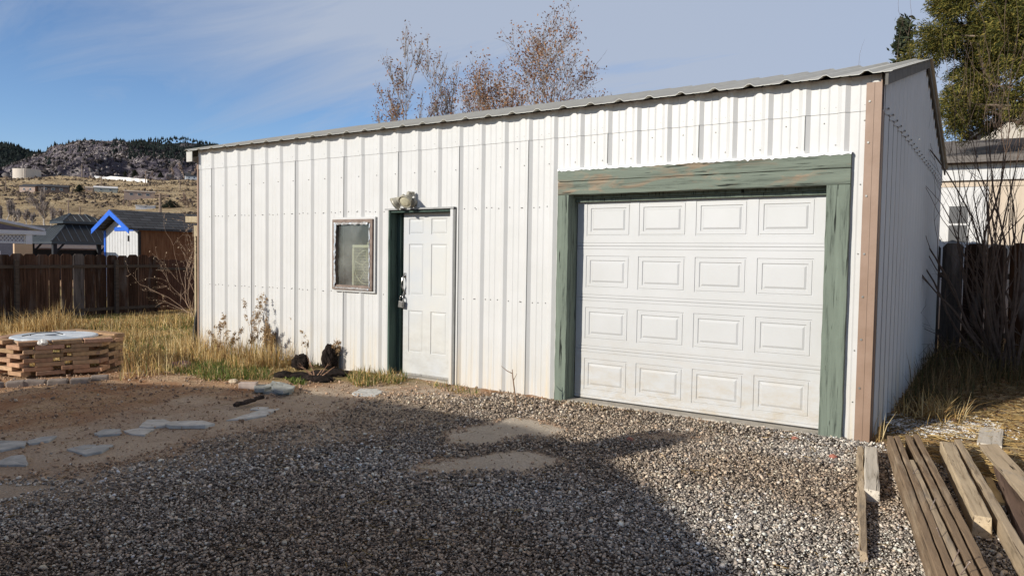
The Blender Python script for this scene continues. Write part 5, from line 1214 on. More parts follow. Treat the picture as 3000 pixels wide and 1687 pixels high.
# dark metal gazebo with cupola
m_std = simple('charcoal_metal_roof', (.035, .043, .052), (.05, .06, .07), 2, .35, .5, metal=.3); m_rb = simple('grey_metal_rib', (.16, .185, .205), (.20, .23, .25), 2, .35, metal=.3); m_post = simple('black_post', (.012, .014, .018), (.02, .022, .028))
D = 44.0; pc = at(550/3.623, 560+532/3.623, D); sx, sy = 3.4, 4.6; ze = pc[2]; gx1, gy0 = pc[0], pc[1]; gx0, gy1 = gx1-sx, gy0+sy; zq = -.8
gz = thing('gazebo', 'dark metal roofed gazebo with a small raised cupola beyond the left fence', 'gazebo', ((gx0+gx1)/2, (gy0+gy1)/2, zq))
gcx, gcy = (gx0+gx1)/2, (gy0+gy1)/2; zc_ = at(870/3.623, 560+365/3.623, D+2.2)[2]
def hip(mb, cx_, cy_, ax, ay, bx_, by_, za, zb, ribs=True):
    A_ = [(cx_-ax, cy_-ay, za), (cx_+ax, cy_-ay, za), (cx_+ax, cy_+ay, za), (cx_-ax, cy_+ay, za)]; B_ = [(cx_-bx_, cy_-by_, zb), (cx_+bx_, cy_-by_, zb), (cx_+bx_, cy_+by_, zb), (cx_-bx_, cy_+by_, zb)]
    mb.add(A_+B_, [(0, 1, 5, 4), (1, 2, 6, 5), (2, 3, 7, 6), (3, 0, 4, 7), (4, 5, 6, 7), (3, 2, 1, 0)])
    mb.box(cx_-ax-.02, cx_+ax+.02, cy_-ay-.02, cy_+ay+.02, za-.14, za-.004)
    for i in range(4):
        p, q, r_, s_ = [np.array(z) for z in (A_[i], A_[(i+1) % 4], B_[(i+1) % 4], B_[i])]
        for u in np.linspace(0, 1, 12 if ax > 1 else 7):
            a = p+(q-p)*u; L = np.linalg.norm(q-p); lim = max(0.0, min(1.0, min(u, 1-u)*L/max(.01, (L-np.linalg.norm(r_-s_))/2)))
            e = a+((s_+r_)/2-(p+q)/2)*lim
            if lim > .02: mb.tube([a+[0, 0, .02], e+[0, 0, .02]], .028 if ax > 1 else .02, 4, 1)
        mb.tube([p+[0, 0, .02], s_+[0, 0, .02]], .045, 5, 0)
mb = MB(); hip(mb, gcx, gcy, sx/2, sy/2, .62, 1.0, ze, zc_); part(mb, 'roof', [m_std, m_rb], gz)
mb = MB(); mb.box(gcx-.6, gcx+.6, gcy-.95, gcy+.95, zc_, zc_+.12); part(mb, 'cupola_wall', m_post, gz)
mb = MB(); hip(mb, gcx, gcy, .85, 1.25, .06, .45, zc_+.24, zc_+.72); part(mb, 'cupola_roof', [m_std, m_rb], gz)
for X in (gx0+.25, gx1-.25):
    for Y in (gy0+.25, gy1-.25):
        mb = MB(); mb.box(X-.11, X+.11, Y-.11, Y+.11, zq, ze-.13); mb.prism([(X-.05, Y+.11, ze-.7), (X+.05, Y+.11, ze-.7), (X+.05, Y+.6, ze-.14), (X-.05, Y+.6, ze-.14)], (0, -.12, 0)); part(mb, 'post', m_post, gz)
mb = MB(); mb.box(gx0+.1, gx0+.14, gy0+.2, gy1-.2, zq, ze-.5); part(mb, 'curtain', m_post, gz)
# white pavilion with a lattice valance at the photo's left edge
D = 27.0; pv = at(300/3.623, 560+660/3.623, D); m_wp = simple('white_pavilion_paint', (.72, .72, .74), (.62, .63, .66), 3, .6)
pw = thing('white_pavilion', 'white pavilion with lattice under its eave at the left edge beyond the fence', 'pavilion', (pv[0]-.1, pv[1]+.1, -.5)); zb1 = at(300/3.623, 560+462/3.623, D)[2]; zb2 = at(300/3.623, 560+420/3.623, D)[2]
xp, yp = pv[0], pv[1]
mb = MB(); mb.box(xp-.1, xp+.1, yp-.1, yp+.1, -.6, zb1); part(mb, 'post', m_wp, pw)
mb = MB(); mb.box(xp-.1, xp+.1, yp-3.6, yp-3.4, -.6, zb1); part(mb, 'post', m_wp, pw)
mb = MB(); mb.box(xp-.08, xp+.14, yp-4.2, yp+.55, zb1, zb2); mb.box(xp-3.2, xp-.09, yp-.10, yp+.10, zb1, zb2); part(mb, 'beam', m_wp, pw)
mb = MB(); Zt, Zb = zb1-.01, at(200/3.623, 560+540/3.623, D)[2]; y_ = yp-4.0
hh = Zt-Zb
while y_ < yp-.15:
    for s_ in (0, 1):
        a = V3(xp+.02+.012*s_, y_, Zb if s_ else Zt); b_ = V3(xp+.02+.012*s_, y_+hh*.8, Zt if s_ else Zb); mb.tube([a, b_], .016, 4)
    y_ += .12
mb.box(xp, xp+.06, yp-4.0, yp-.1, Zb-.05, Zb); part(mb, 'lattice', m_wp, pw)
zr2 = zb2+.62; yr = yp-2.6
mb = MB()
mb.prism([(xp+.18, yp+.5, zb2+.004), (xp+.18, yr, zr2), (xp+.18, yr-3.1, zb2+.004), (xp+.18, yr-3.1, zb2+.10), (xp+.18, yr, zr2+.10), (xp+.18, yp+.5, zb2+.10)], (-4, 0, 0)); part(mb, 'roof', simple('grey_white_roof', (.55, .56, .6), (.65, .66, .7), 3), pw)
mb = MB(); mb.prism([(xp+.1, yp+.2, zb2+.01), (xp+.1, yr, zr2-.09), (xp+.1, yr-2.8, zb2+.01)], (-.05, 0, 0)); part(mb, 'gable_infill', simple('purple_grey_gable', (.11, .095, .13), (.16, .14, .18), 6), pw)
# house roofs further left, seen between
def gabled(name, label, cat, c, lx_, ly_, zb, ze_, zr_, wm, rm, win=(), ridge='y', rz=0.0, chimney=False, door=False):
    t = thing(name, label, cat, (c[0], c[1], zb), rz=rz); ax, ay = lx_/2, ly_/2; h = ze_-zb; hr = zr_-zb
    def P(mb, nm, mt): o = mb.build(nm, mt); o.parent = t; return o
    mb = MB(); mb.box(-ax, ax, -ay, ay, -1.2, h)
    if ridge == 'y': mb.prism([(-ax, -ay, h), (ax, -ay, h), (0, -ay, hr)], (0, ly_, 0))
    else: mb.prism([(-ax, -ay, h), (-ax, ay, h), (-ax, 0, hr)], (lx_, 0, 0))
    P(mb, 'wall', wm); mb = MB(); e = .25; k = (hr-h)/((ax if ridge == 'y' else ay))
    for s_ in (-1, 1):
        if ridge == 'y': mb.prism([(0, -ay-e, hr+.02), (s_*(ax+e), -ay-e, h-k*e+.02), (s_*(ax+e), -ay-e, h-k*e+.16), (0, -ay-e, hr+.16)], (0, ly_+2*e, 0))
        else: mb.prism([(-ax-e, 0, hr+.02), (-ax-e, s_*(ay+e), h-k*e+.02), (-ax-e, s_*(ay+e), h-k*e+.16), (-ax-e, 0, hr+.16)], (lx_+2*e, 0, 0))
    rf = P(mb, 'roof', rm)
    if chimney: mb = MB(); mb.box(-.3, .3, -.3, .3, hr-.3, hr+.7); o = mb.build('chimney', wm); o.parent = rf
    for (fc, u, z0_, w_, hh_) in win:      # face, offset, sill height, size
        mb = MB(); m2_ = MB()
        if fc == 'x': mb.box(ax+.002, ax+.05, u-w_/2-.07, u+w_/2+.07, z0_-.07, z0_+hh_+.07); m2_.box(ax+.051, ax+.06, u-w_/2, u+w_/2, z0_, z0_+hh_)
        else: mb.box(u-w_/2-.07, u+w_/2+.07, -ay-.05, -ay-.002, z0_-.07, z0_+hh_+.07); m2_.box(u-w_/2, u+w_/2, -ay-.06, -ay-.051, z0_, z0_+hh_)
        o = P(mb, 'window', m_wp); q = m2_.build('pane', m_pane); q.parent = o
    return t
m_pane = simple('dark_window_pane', (.03, .035, .04), (.05, .055, .06), 2, .12, .6)
m_croof = simple('charcoal_roof', (.045, .045, .05), (.075, .075, .08), 4, .9)
p = at(470/3.623, 560+430/3.623, 62); gabled('house', 'long dark roofed house behind the gazebo and the white pavilion', 'house', (p[0]-2, p[1]-1), 7, 15, -1.0, p[2]-.2, at(470/3.623, 560+375/3.623, 62)[2], simple('grey_wall', (.2, .2, .22), (.25, .25, .27)), m_croof, win=(('x', -3.5, 1.2, 1.1, 1.0), ('x', 2.0, 1.2, 1.1, 1.0)))
p = at(100/3.623, 560+640/3.623, 33); ms_ = simple('purple_grey_shingle', (.22, .19, .22), (.30, .26, .30), 5, .95, stretch=(1, 1, 4)); gabled('house', 'low house with a purple grey shingle roof under the white pavilion lattice', 'house', (p[0]-3.5, p[1]-4.6), 6, 7, -1.0, .55, at(60/3.623, 560+535/3.623, 33)[2], simple('tan_wall', (.3, .25, .2), (.35, .3, .24)), ms_, win=(('x', 1.0, .5, .8, .8),))
p = at(920/3.623, 560+640/3.623, 52); tf = thing('board_fence', 'pale panel and brown board fence seen under the gazebo roof', 'fence', (p[0], p[1], -1)); mb = MB(); q = p-V3(.0, 0, 0)
mb.box(q[0]-.05, q[0]+.05, q[1]-4, q[1]+4.5, -1.2, at(920/3.623, 560+612/3.623, 52)[2]); part(mb, 'boards', simple('brown_far_boards', (.14, .085, .06), (.20, .13, .09), 5), tf); mb = MB(); mb.box(q[0]-.05, q[0]+.02, q[1]-3.4, q[1]+3.6, at(920/3.623, 560+610/3.623, 52)[2], at(920/3.623, 560+575/3.623, 52)[2]); part(mb, 'pale_panel', simple('pale_tarp', (.62, .52, .42), (.7, .6, .5)), tf)
p = at(243/3.623, 560+600/3.623, 25); mb = MB(); mb.box(p[0]-.05, p[0]+.05, p[1]-.28, p[1]+.28, -.5, at(243/3.623, 560+560/3.623, 25)[2]); tag(mb.build('privacy_screen', simple('orange_tan_panel', (.55, .38, .24), (.62, .44, .29), 4)), 'narrow tan wooden panel standing beside the white pavilion post', 'screen')
# bare trees and brush between the yards and the hillside
def tree(name, label, base, H, seed, bark, r0, leaves=None, lean=(0, 0), spread=.42, lev=4, split=(3, 4), start=.28, lr_=.62, group=None, wig=.12, trunkless=False, up=.15, rmin=.012, cmat=None):
    RMIN[0] = rmin; g = np.random.default_rng(seed); t = thing(name, label, 'tree', base, group); out = []; tips = []
    grow(g, base, (lean[0], lean[1], 1), H*.62, r0, lev, out, tips, 9, wig, up, split, spread, lr_, .62, start)
    top = max(p[:, 2].max() for p, r_, l in out); k = H/max(.1, top-base[2]); ctr_ = np.array(base)
    out = [((p-ctr_)*k+ctr_, r_, l) for p, r_, l in out]; tips = [((p-ctr_)*k+ctr_, d) for p, d in tips]
    part(wood_mesh([q for q in out if q[2] >= lev-1], (4, 5, 6, 7)), 'trunk', bark, t)
    part(wood_mesh([q for q in out if q[2] < lev-1], (3, 4, 5, 6)), 'crown', cmat or bark, t)
    if leaves is not None:
        npc, size, cols, keep, sprd = leaves; c = [q[0] for q in tips if g.uniform() < keep(q[0])]
        if c:
            V, F, C = cards(g, c, npc, sprd, size, np.array(cols)); o = bulk('leaves', V, F, m_leaf, C); o.parent = t; o.matrix_parent_inverse = Matrix.Translation(-Vector(t.location))
    return t
BR = [(.26, .11, .05), (.32, .15, .068), (.16, .07, .04), (.44, .25, .12)]
# autumn trees beyond the shed roof
def bt(x, ytop, D, seed, label, r0, leaves, rmin=.0085, **k):
    b0 = at(x*KD, 640*KD, D); b0 = np.array([b0[0], b0[1], 0.0]); H = at(x*KD, ytop*KD, D)[2]; return tree('autumn_tree', label, b0, H, seed, m_bark, r0, leaves, group='thin autumn trees behind the shed roof', rmin=rmin, **k)
bt(1030, 92, 27, 5, 'slender nearly bare tree behind the shed roof, leftmost of the row', .15, (2, (.04, .075), BR, lambda p: .40, .10), spread=.42, lev=4, split=(5, 7), lr_=.50, up=.3, start=.15)
bt(1172, 92, 28, 8, 'slender nearly bare tree second from the left behind the shed roof', .14, (2, (.04, .075), BR, lambda p: .32, .10), spread=.38, lev=4, split=(5, 7), lr_=.50, up=.3, start=.15)
bt(1215, 125, 30, 11, 'bushy orange leaved tree between the slender ones and the big tree', .15, (3, (.045, .08), BR+[(.48, .26, .12)], lambda p: .7, .14), spread=.46, lev=4, split=(5, 7), lr_=.52, up=.3, start=.12)
bt(1345, -14, 29, 25, 'big spreading tree with clustered brown leaves behind the shed roof', .26, (3, (.045, .08), BR, lambda p: .28 if np.hypot(p[0]+9.4, p[1]-16.9)+max(0, 8-p[2])*.3 < 2.2 else .7, .12), spread=.72, lev=5, split=(4, 5), lr_=.62, start=.25, up=.16)
# conifers
def conifer_tip(name, label, base, H, rad, seed, cols, dens=60, group=None, n_br=90):
    RMIN[0] = .0014; g = np.random.default_rng(seed); t = thing(name, label, 'tree', base, group); out = []; c = []
    b0 = np.array(base); out.append((np.array([b0, b0+[0, 0, H*.5], b0+[0, 0, H]]), np.array([H*.018, H*.012, .01]), 3))
    for k in range(n_br):
        z = g.uniform(.12, 1)**.8; L = rad*(1-z)*g.uniform(.6, 1.15)+rad*.10; a = g.uniform(0, 6.283); d = np.array([math.cos(a), math.sin(a), .35])
        p0 = b0+[0, 0, H*z]; p1 = p0+d*L*[1, 1, .2]; p2 = p0+d*L*.55; out.append((np.array([p0, p2, p1]), np.array([.02, .014, .005])*max(.3, rad/2), 1))
        for u in np.linspace(.25, 1, max(3, int(L*5))): c.append(p0+(p1-p0)*u)
    part(wood_mesh(out, (3, 4, 5, 6)), 'trunk', m_bark2, t)
    V, F, C = cards(g, c, dens, .075*rad, (.05*rad**.5, .13*rad**.5), np.array(cols), el=2.2); o = bulk('crown', V, F, m_leaf, C); o.parent = t; o.matrix_parent_inverse = Matrix.Translation(-Vector(t.location))
    return t
JUN = [(.10, .098, .022), (.065, .072, .02), (.14, .122, .03), (.026, .034, .013), (.19, .15, .038)]
b0 = at(2246*KD, 640*KD, 24); conifer_tip('conifer', 'small dark conifer top showing above the right end of the shed roof', np.array([b0[0]+.1, b0[1], 0]), at(2290*KD, 62*KD, 24)[2], 1.1, 3, [(.045, .06, .035), (.06, .075, .04), (.08, .085, .05)], 15, n_br=110)
# big juniper at the top right
def juniper():
    g = np.random.default_rng(12); D = 13.2; c0 = at(2690*KD, 130*KD, D); base = np.array([c0[0]+.1, c0[1]+.1, 0.0])
    t = thing('juniper', 'big shaggy olive green juniper towering over the right fence', 'tree', base); out = []
    trunk = np.array([base, base+[.05, 0, 2.4], base+[-.1, .1, 4.6], base+[0, .1, 7.6]]); out.append((trunk, np.array([.24, .20, .15, .05]), 3))
    pts = []; dr = []
    for k in range(185):
        z = g.uniform(4.3, 9.6); q_ = (z-6.2)/3.6; rmax = 2.45*math.sqrt(max(.06, 1-q_*q_))*g.uniform(.75, 1.15); a = g.uniform(0, 6.283)
        rr_ = rmax*(.35+.65*math.sqrt(g.uniform())); c_ = np.array([base[0]+rr_*math.cos(a), base[1]+rr_*math.sin(a), z]); st_ = np.array([base[0], base[1], max(2.6, z-rr_*.3)])
        mid = (c_+st_)/2+[0, 0, .22]+g.normal(0, .12, 3)
        out.append((np.array([st_, mid, c_]), np.array([.05, .032, .012])*g.uniform(.6, 1.15), 1))
        rl = g.uniform(.20, .36)
        for q in range(int(g.integers(22, 46))):
            n_ = g.normal(size=3); n_ /= np.linalg.norm(n_); p_ = c_+n_*np.array([rl*1.1, rl*1.1, rl*1.05])*g.uniform(.55, 1.05)-[0, 0, .12]
            out_ = np.array([math.cos(a)*.35, math.sin(a)*.35, -.22])+n_*.85
            for u in (0, .5, 1.0): pts.append(p_+out_*u*.16); dr.append(out_)
    part(wood_mesh(out, (3, 4, 5, 7)), 'trunk', simple('juniper_bark', (.33, .24, .17), (.44, .35, .27), 14, .9), t)
    pts = np.array(pts); dr = np.array(dr); npc = 26; N = len(pts)*npc
    P = np.repeat(pts, npc, 0)+g.normal(0, .045, (N, 3)); a_ = np.repeat(dr, npc, 0)+g.normal(0, .55, (N, 3)); a_ /= np.linalg.norm(a_, axis=1)[:, None]; b_ = np.cross(a_, g.normal(size=(N, 3))); b_ /= np.linalg.norm(b_, axis=1)[:, None]
    s_ = g.uniform(.03, .075, N)[:, None]; V = np.stack([P-a_*s_*.5, P+b_*s_*.14, P+a_*s_*.7, P-b_*s_*.14], 1).reshape(-1, 3); F = (np.arange(N)*4)[:, None]+np.array([0, 1, 2, 3])
    tint = np.repeat(g.uniform(.6, 1.3, (len(pts)//3+1))[np.arange(len(pts))//3], npc)[:, None]
    C = np.array(JUN)[g.integers(0, 5, N)]*tint*g.uniform(.8, 1.2, (N, 1)); o = bulk('crown', V, F, attrmat('juniper_foliage', .8, .1, 6, .2), np.repeat(C, 4, 0)); o.parent = t; o.matrix_parent_inverse = Matrix.Translation(-Vector(t.location))
juniper()
# ------------------------------------------------------------------ house behind the right fence
D = 14.2; hp = at(2600+545/3.6225, 350+1300/3.6225, D); rzh = R(6)
hx, hy = math.cos(rzh), math.sin(rzh); HU = V3(hx, hy, 0); HN = V3(hy, -hx, 0)
pz_ = lambda yy: float(at(2600+700/3.6225, 350+yy/3.6225, D)[2])
hs = thing('beige_house', 'beige sided house with a white back door behind the right fence', 'house', (hp[0], hp[1], 0))
def hb(name, mat, u0, u1, z0, z1, o0, o1, parent=None, bevel=0):
    mb = MB(); p = V3(hp[0], hp[1], 0); a = p+HU*u0+HN*o0; b_ = p+HU*u1+HN*o0
    mb.prism([(a[0], a[1], z0), (b_[0], b_[1], z0), (b_[0], b_[1], z1), (a[0], a[1], z1)], HN*(o1-o0)); return part(mb, name, mat, hs, bevel=bevel) if parent is None else mb
m_bs = simple('beige_panel_siding', (.55, .45, .345), (.60, .50, .39), 3, .8, stretch=(6, 6, .4), bmp=.004, bscale=3); m_hw = simple('white_house_trim', (.64, .63, .61), (.60, .59, .57), 4, .6)
zt_ = pz_(500); zdt = pz_(770)
hb('wall', m_bs, -4, 9, -.2, zt_+.055, -.25, 0)
for u in np.arange(-1.0, 8.0, 1.22): hb('batten', m_bs, u, u+.035, .0, zt_-.3, .001, .012)
hb('fascia', m_hw, -4.3, 9.3, zt_-.30, zt_, .05, .09); 
mb = MB(); p = V3(hp[0], hp[1], 0); a = p+HU*-4.3+HN*.35; b_ = p+HU*9.3+HN*.35
mb.prism([(a[0], a[1], zt_+.01), (a[0]-HN[0]*5, a[1]-HN[1]*5, zt_+1.0), (a[0]-HN[0]*5, a[1]-HN[1]*5, zt_+1.12), (a[0], a[1], zt_+.13)], b_-a); part(mb, 'roof', simple('grey_brown_shingle', (.13, .115, .105), (.19, .17, .155), 6, .95, stretch=(1, 1, 6)), hs)
hb('belt_trim', m_bs, -4, 9, zdt+.08, zdt+.2, .001, .02)
s36 = 3.6225; du = lambda xx: (xx-545)/s36/FPX*D*1.0/(.832*hx+.555*hy-(.555*hx*-1+.0)*0)  # metres along the wall per photo step
k_u = D/FPX/s36*1.02
U = lambda xx: (xx-545)*k_u*.84
dr_ = hb('door', m_hw, -.28, U(985), .7, zdt, .001, .045)
mb = hb('x', None, -.36, U(1040), .65, zdt+.07, .0005, .03, parent=1); o = mb.build('door_frame', m_hw); o.parent = hs; o.matrix_parent_inverse = Matrix.Translation(-Vector(hs.location))
def dpart(name, mat, *a):
    mb = hb('x', None, *a, parent=1); o = mb.build(name, mat); o.parent = dr_; return o
z1w, z2w, zm = pz_(930), pz_(1305), pz_(1118)
m_scr = simple('grey_insect_screen', (.10, .10, .10), (.13, .13, .13), 200, .7)
dpart('window_frame', m_hw, U(622), U(850), z2w-.04, z1w+.04, .046, .06); dpart('window_screen', m_scr, U(640), U(835), zm+.02, z1w, .061, .066); dpart('window_screen', m_scr, U(640), U(832), z2w, zm-.02, .061, .066)
mb = MB(); q = V3(hp[0], hp[1], 0)+HU*U(535)+HN*.07; mb.lathe([(.02, -.03), (.03, 0), (.032, .025), (.015, .04)], Matrix.Translation((q[0], q[1], pz_(1280))) @ Matrix.Rotation(R(90), 4, 'X'), 12); o = mb.build('door_knob', simple('brass_knob', (.5, .42, .22), (.4, .33, .18), 20, .3, metal=.8)); o.parent = dr_
# cream upper gable beyond it
D = 19.0; p = at(2600+1240/3.6225, 350+240/3.6225, D); cz = p[2]
gabled('cream_house', 'cream gable end rising behind the beige house roof at the right edge', 'house', (p[0]+1.2, p[1]+2.5), 3.6, 5, -.2, cz+.2, cz+1.4, simple('cream_siding', (.46, .42, .365), (.51, .47, .41), 4, stretch=(1, 1, 9)), m_croof, win=(('y', .8, 2.2, .7, .8),))
# ------------------------------------------------------------------ hillside things
cH = lambda a, b_: (a/4.293, 400+b_/4.293)
m_tank = simple('beige_tank_paint', (.50, .44, .38), (.56, .50, .43), .3, .7); m_wall_w = simple('white_wall', (.72, .70, .66), (.8, .78, .74), 2)
def hb_at(a, b_): return hit(*cH(a, b_), 85, 800)
p = hb_at(340, 516); Dp = float((p-CP) @ _fw); rT = 152/4.293/FPX*Dp; hT = 96/4.293/FPX*Dp
tk = thing('water_tank', 'large beige cylindrical water tank on the hillside crest', 'tank', p); mb = MB(); mb.lathe([(rT, -3), (rT, hT), (rT*.97, hT*1.02), (rT*.4, hT*1.08)], Matrix.Translation(p), 40); part(mb, 'shell', m_tank, tk)
mb = MB(); q = p-_fw*rT*1.01*V3(1, 1, 0)+_r*rT*.45; mb.box(q[0]-.25, q[0]+.25, q[1]-.25, q[1]+.25, p[2]-1, p[2]+hT); part(mb, 'ladder', m_tank, tk)
def hill_house(a0, a1, b_base, b_eave, b_ridge, label, wm, rm, name='hill_house', depth=7, win=2, rz=0.0, ridge='y'):
    p = hb_at((a0+a1)/2, b_base); Dp = float((p-CP) @ _fw); m_ = Dp/FPX/4.293; w_ = (a1-a0)*m_
    t = gabled(name, label, 'house', (p[0], p[1]), depth, w_, float(p[2]), float(p[2])+(b_base-b_eave)*m_, float(p[2])+(b_base-b_ridge)*m_, wm, rm, win=[('x', (k+.5-win/2)*w_/win*.8, (b_base-b_eave)*m_*.35, w_*.10, (b_base-b_eave)*m_*.35) for k in range(win)], ridge=ridge, rz=YAW-R(90)+math.pi*0+R(-8)+R(90)-R(55)+rz); return t
m_hb = simple('dark_brown_siding', (.10, .07, .06), (.15, .11, .09)); m_hg = simple('grey_green_siding', (.32, .33, .29), (.38, .39, .34)); m_hp = simple('pinkish_siding', (.40, .29, .23), (.46, .34, .28)); m_wr = simple('white_metal_roof', (.7, .68, .66), (.76, .74, .72))
m_tanr = simple('tan_roof', (.42, .34, .27), (.5, .42, .34))
hill_house(520, 840, 705, 640, 612, 'long dark brown ranch house on the hillside', m_hb, m_croof, win=3)
hill_house(310, 500, 705, 640, 605, 'brown house with a white edged roof beside the dark ranch house', m_hp, m_croof, win=2, rz=R(-25))
hill_house(1085, 1165, 690, 655, 635, 'tiny orange fronted house left of the grey green one', m_hp, m_tanr, win=1)
hill_house(1205, 1460, 700, 655, 632, 'grey green house half way up the hillside', m_hg, m_wr, win=2)
hill_house(1585, 1925, 775, 710, 690, 'long pinkish mobile home low on the hillside above the blue trimmed shed', m_hp, m_tanr, win=3, depth=9)
hill_house(2100, 2180, 528, 500, 478, 'small dark gabled house near the top of the slope', m_hb, m_croof, win=1)
hill_house(2335, 2480, 540, 505, 462, 'white gabled house high on the slope beside the shed eave', m_wall_w, m_croof, win=2)
hill_house(1720, 1940, 905, 880, 872, 'flat pale roofed shed just above the black shingle roof', m_wr, m_wr, win=1)
p0, p1 = hb_at(1185, 522), hb_at(1850, 585); w_ = MB(); n = 14; P0 = [hit(*cH(1185+(1850-1185)*t, 520+65*t), 85, 800) for t in np.linspace(0, 1, n)]
for a, b_ in zip(P0[:-1], P0[1:]):
    w_.prism([tuple(a-V3(0, 0, 1)), tuple(b_-V3(0, 0, 1)), tuple(b_+V3(0, 0, 2.2)), tuple(a+V3(0, 0, 2.2))], V3(-.4, .2, 0))
tag(w_.build('retaining_wall', m_wall_w), 'long white wall running down the hillside below the mountain', 'wall')
m_pole = simple('utility_pole_wood', (.20, .14, .10), (.28, .21, .16), 3)
POL = [(72, 700, 495, 'pale utility pole near the left edge of the hillside'), (1033, 505, 345, 'thin pole standing against the mountain above the crest'), (1277, 640, 500, 'utility pole behind the grey green house'), (1832, 590, 440, 'utility pole with a crossbar at the right end of the white wall'), (2016, 925, 720, 'thick brown utility pole right above the black shingle roof'), (1006, 1030, 885, 'grey pole with a forked top above the gazebo cupola'), (882, 1080, 965, 'short dark pole left of the gazebo cupola'), (2265, 670, 530, 'thin dark pole below the small dark gabled house'), (862, 960, 800, 'faint thin pole left of the forked one')]
for i, (a, b_, c_, l) in enumerate(POL):
    p = hb_at(a, b_) if b_ < 800 else at(*cH(a, b_), 95 if b_ > 1000 else 110); Dp = float((p-CP) @ _fw); h_ = (b_-c_)/4.293/FPX*Dp
    t = thing('utility_pole', l, 'pole', p, 'utility poles on the hillside'); mb = MB(); r_ = (max(.13, Dp*.0008) if i != 4 else .24); mb.tube([p-V3(0, 0, 3), p+V3(0, 0, h_)], [r_, r_*.7], 7); part(mb, 'post', m_pole, t)
    if i in (0, 2, 3, 4): 
        for q_ in ((.93, .80) if i == 4 else (.95,)):
            mb = MB(); z = p[2]+h_*q_; a_ = p+_r*-1.3; c2_ = p+_r*1.3; mb.tube([(a_[0], a_[1], z), (c2_[0], c2_[1], z)], .09, 4); part(mb, 'crossarm', m_pole, t)
# dark conifers on the hill
for i, (a, b_, tp, w_, l) in enumerate([(1575, 510, 435, 60, 'dark conifer left of the pair on the hill crest'), (1695, 515, 425, 110, 'broad dark conifer on the hill crest right of the white wall top'), (2020, 525, 450, 80, 'dark conifer left of the small gabled house on the slope'), (1000, 700, 615, 130, 'wide dark conifer in front of the tiny orange fronted house'), (2150, 895, 820, 220, 'low dark evergreen thicket right of the thick brown pole')]):
    p = hb_at(a, b_); Dp = float((p-CP) @ _fw); m_ = Dp/FPX/4.293; conifer_tip('conifer', l, p-V3(0, 0, .5), (b_-tp)*m_+.5, w_*m_*.62, 40+i, [(.022, .03, .02), (.035, .042, .026), (.05, .055, .03)], 9, 'dark conifers on the hillside', 90)
m_tw = simple('grey_brown_twigs', (.26, .21, .185), (.34, .285, .25), 1)
def far_tree(a, b_, tp, seed, label, D=None, mat=m_pale, cmat=None, **k):
    p = hb_at(a, b_) if D is None else at(*cH(a, b_), D); Dp = float((p-CP) @ _fw); tree('bare_tree', label, np.array(p), (b_-tp)/4.293/FPX*Dp, seed, mat, (b_-tp)/4.293/FPX*Dp*.022, rmin=Dp*(.00030 if Dp < 150 else .00035), cmat=cmat, group='bare trees between the yards and the hill', **k)
FT = [(560, 1130, 620, 101, 'tall white barked bare tree left of the gazebo cupola', 78), (90, 1060, 770, 102, 'pale bare tree at the left edge above the white pavilion', 70), (230, 1100, 900, 103, 'low spreading bare tree right of the left edge one', 66), (400, 1120, 940, 104, 'pale bare tree with leaning trunks in front of the tall white one', 64), (640, 1120, 860, 105, 'bare tree just right of the tall white one', 74), (760, 1120, 900, 106, 'twiggy bare tree left of the short dark pole', 82), (20, 1080, 850, 107, 'bare tree half cut off by the left edge', 62), (160, 1100, 820, 108, 'dense twiggy bare tree above the white pavilion roof', 80), (330, 1110, 900, 109, 'low bare tree behind the pavilion roof end', 85)]
for a, b_, tp, sd, l, D in FT: far_tree(a, b_, tp, sd, l, D, cmat=m_tw, spread=.5, lev=4, split=(5, 7), lr_=.62, wig=.16, up=.2, start=.12)
m_brn = simple('brown_far_twigs', (.27, .19, .145), (.34, .25, .19), 1)
for a, b_, tp, sd, l in [(2310, 520, 330, 121, 'huge rounded bare tree behind the small hill houses'), (2190, 530, 390, 122, 'rounded bare tree left of the huge one on the slope'), (2440, 530, 360, 123, 'bare tree right of the huge one, beside the shed eave'), (1930, 530, 440, 124, 'short bare tree right of the crossbar pole'), (2420, 900, 690, 125, 'bushy bare tree by the left edge of the shed wall'), (2340, 910, 760, 126, 'low bare bush left of the bushy one by the shed wall'), (1650, 900, 800, 127, 'low reddish bare bush below the mobile home'), (1560, 880, 800, 128, 'low bare bush left of the reddish one below the mobile home')]:
    far_tree(a, b_, tp, sd, l, None if b_ < 800 else 120, m_brn, spread=.5, lev=4, split=(4, 5), lr_=.6, wig=.2, up=.2, start=.1)
# sagebrush and brush cover
g = np.random.default_rng(41); n = 19000; u = g.uniform(-120, 900, n); D = 85*(560/85)**g.uniform(0, 1, n); Pq = CP+((_fw+_r2*((u-1500)/FPX)[:, None])*D[:, None]); x, y = Pq[:, 0], Pq[:, 1]
k = fbm(x*.035, y*.035, 4, 19)+.12*np.clip((D-250)/200, -1, 1) > .50+.18*g.uniform(size=n)-.09; x, y, D = x[k], y[k], D[k]; z = hill_z(x, y); n = len(x); s_ = np.exp(g.normal(-.85, .40, n))*np.clip(D/260, .5, 1.25)
V, F, kk = rocks(np.stack([x, y, z+s_*.25], -1), s_, I1, g, .35, (.5, .8)); c = np.array([(.20, .145, .10), (.26, .195, .125), (.14, .105, .085), (.32, .245, .16)])[g.integers(0, 4, n)]*g.uniform(.7, 1.2, (n, 1))
o = bulk('sagebrush', V, F, m_leaf, np.repeat(c, kk, 0)); tag(o, 'sagebrush dotted over the tan hillside', 'sagebrush', kind='stuff')
g = np.random.default_rng(47); n = 15000; u = g.uniform(-100, 760, n); D = g.uniform(690, 1500, n); Pq = CP+((_fw+_r2*((u-1500)/FPX)[:, None])*D[:, None]); x, y = Pq[:, 0], Pq[:, 1]
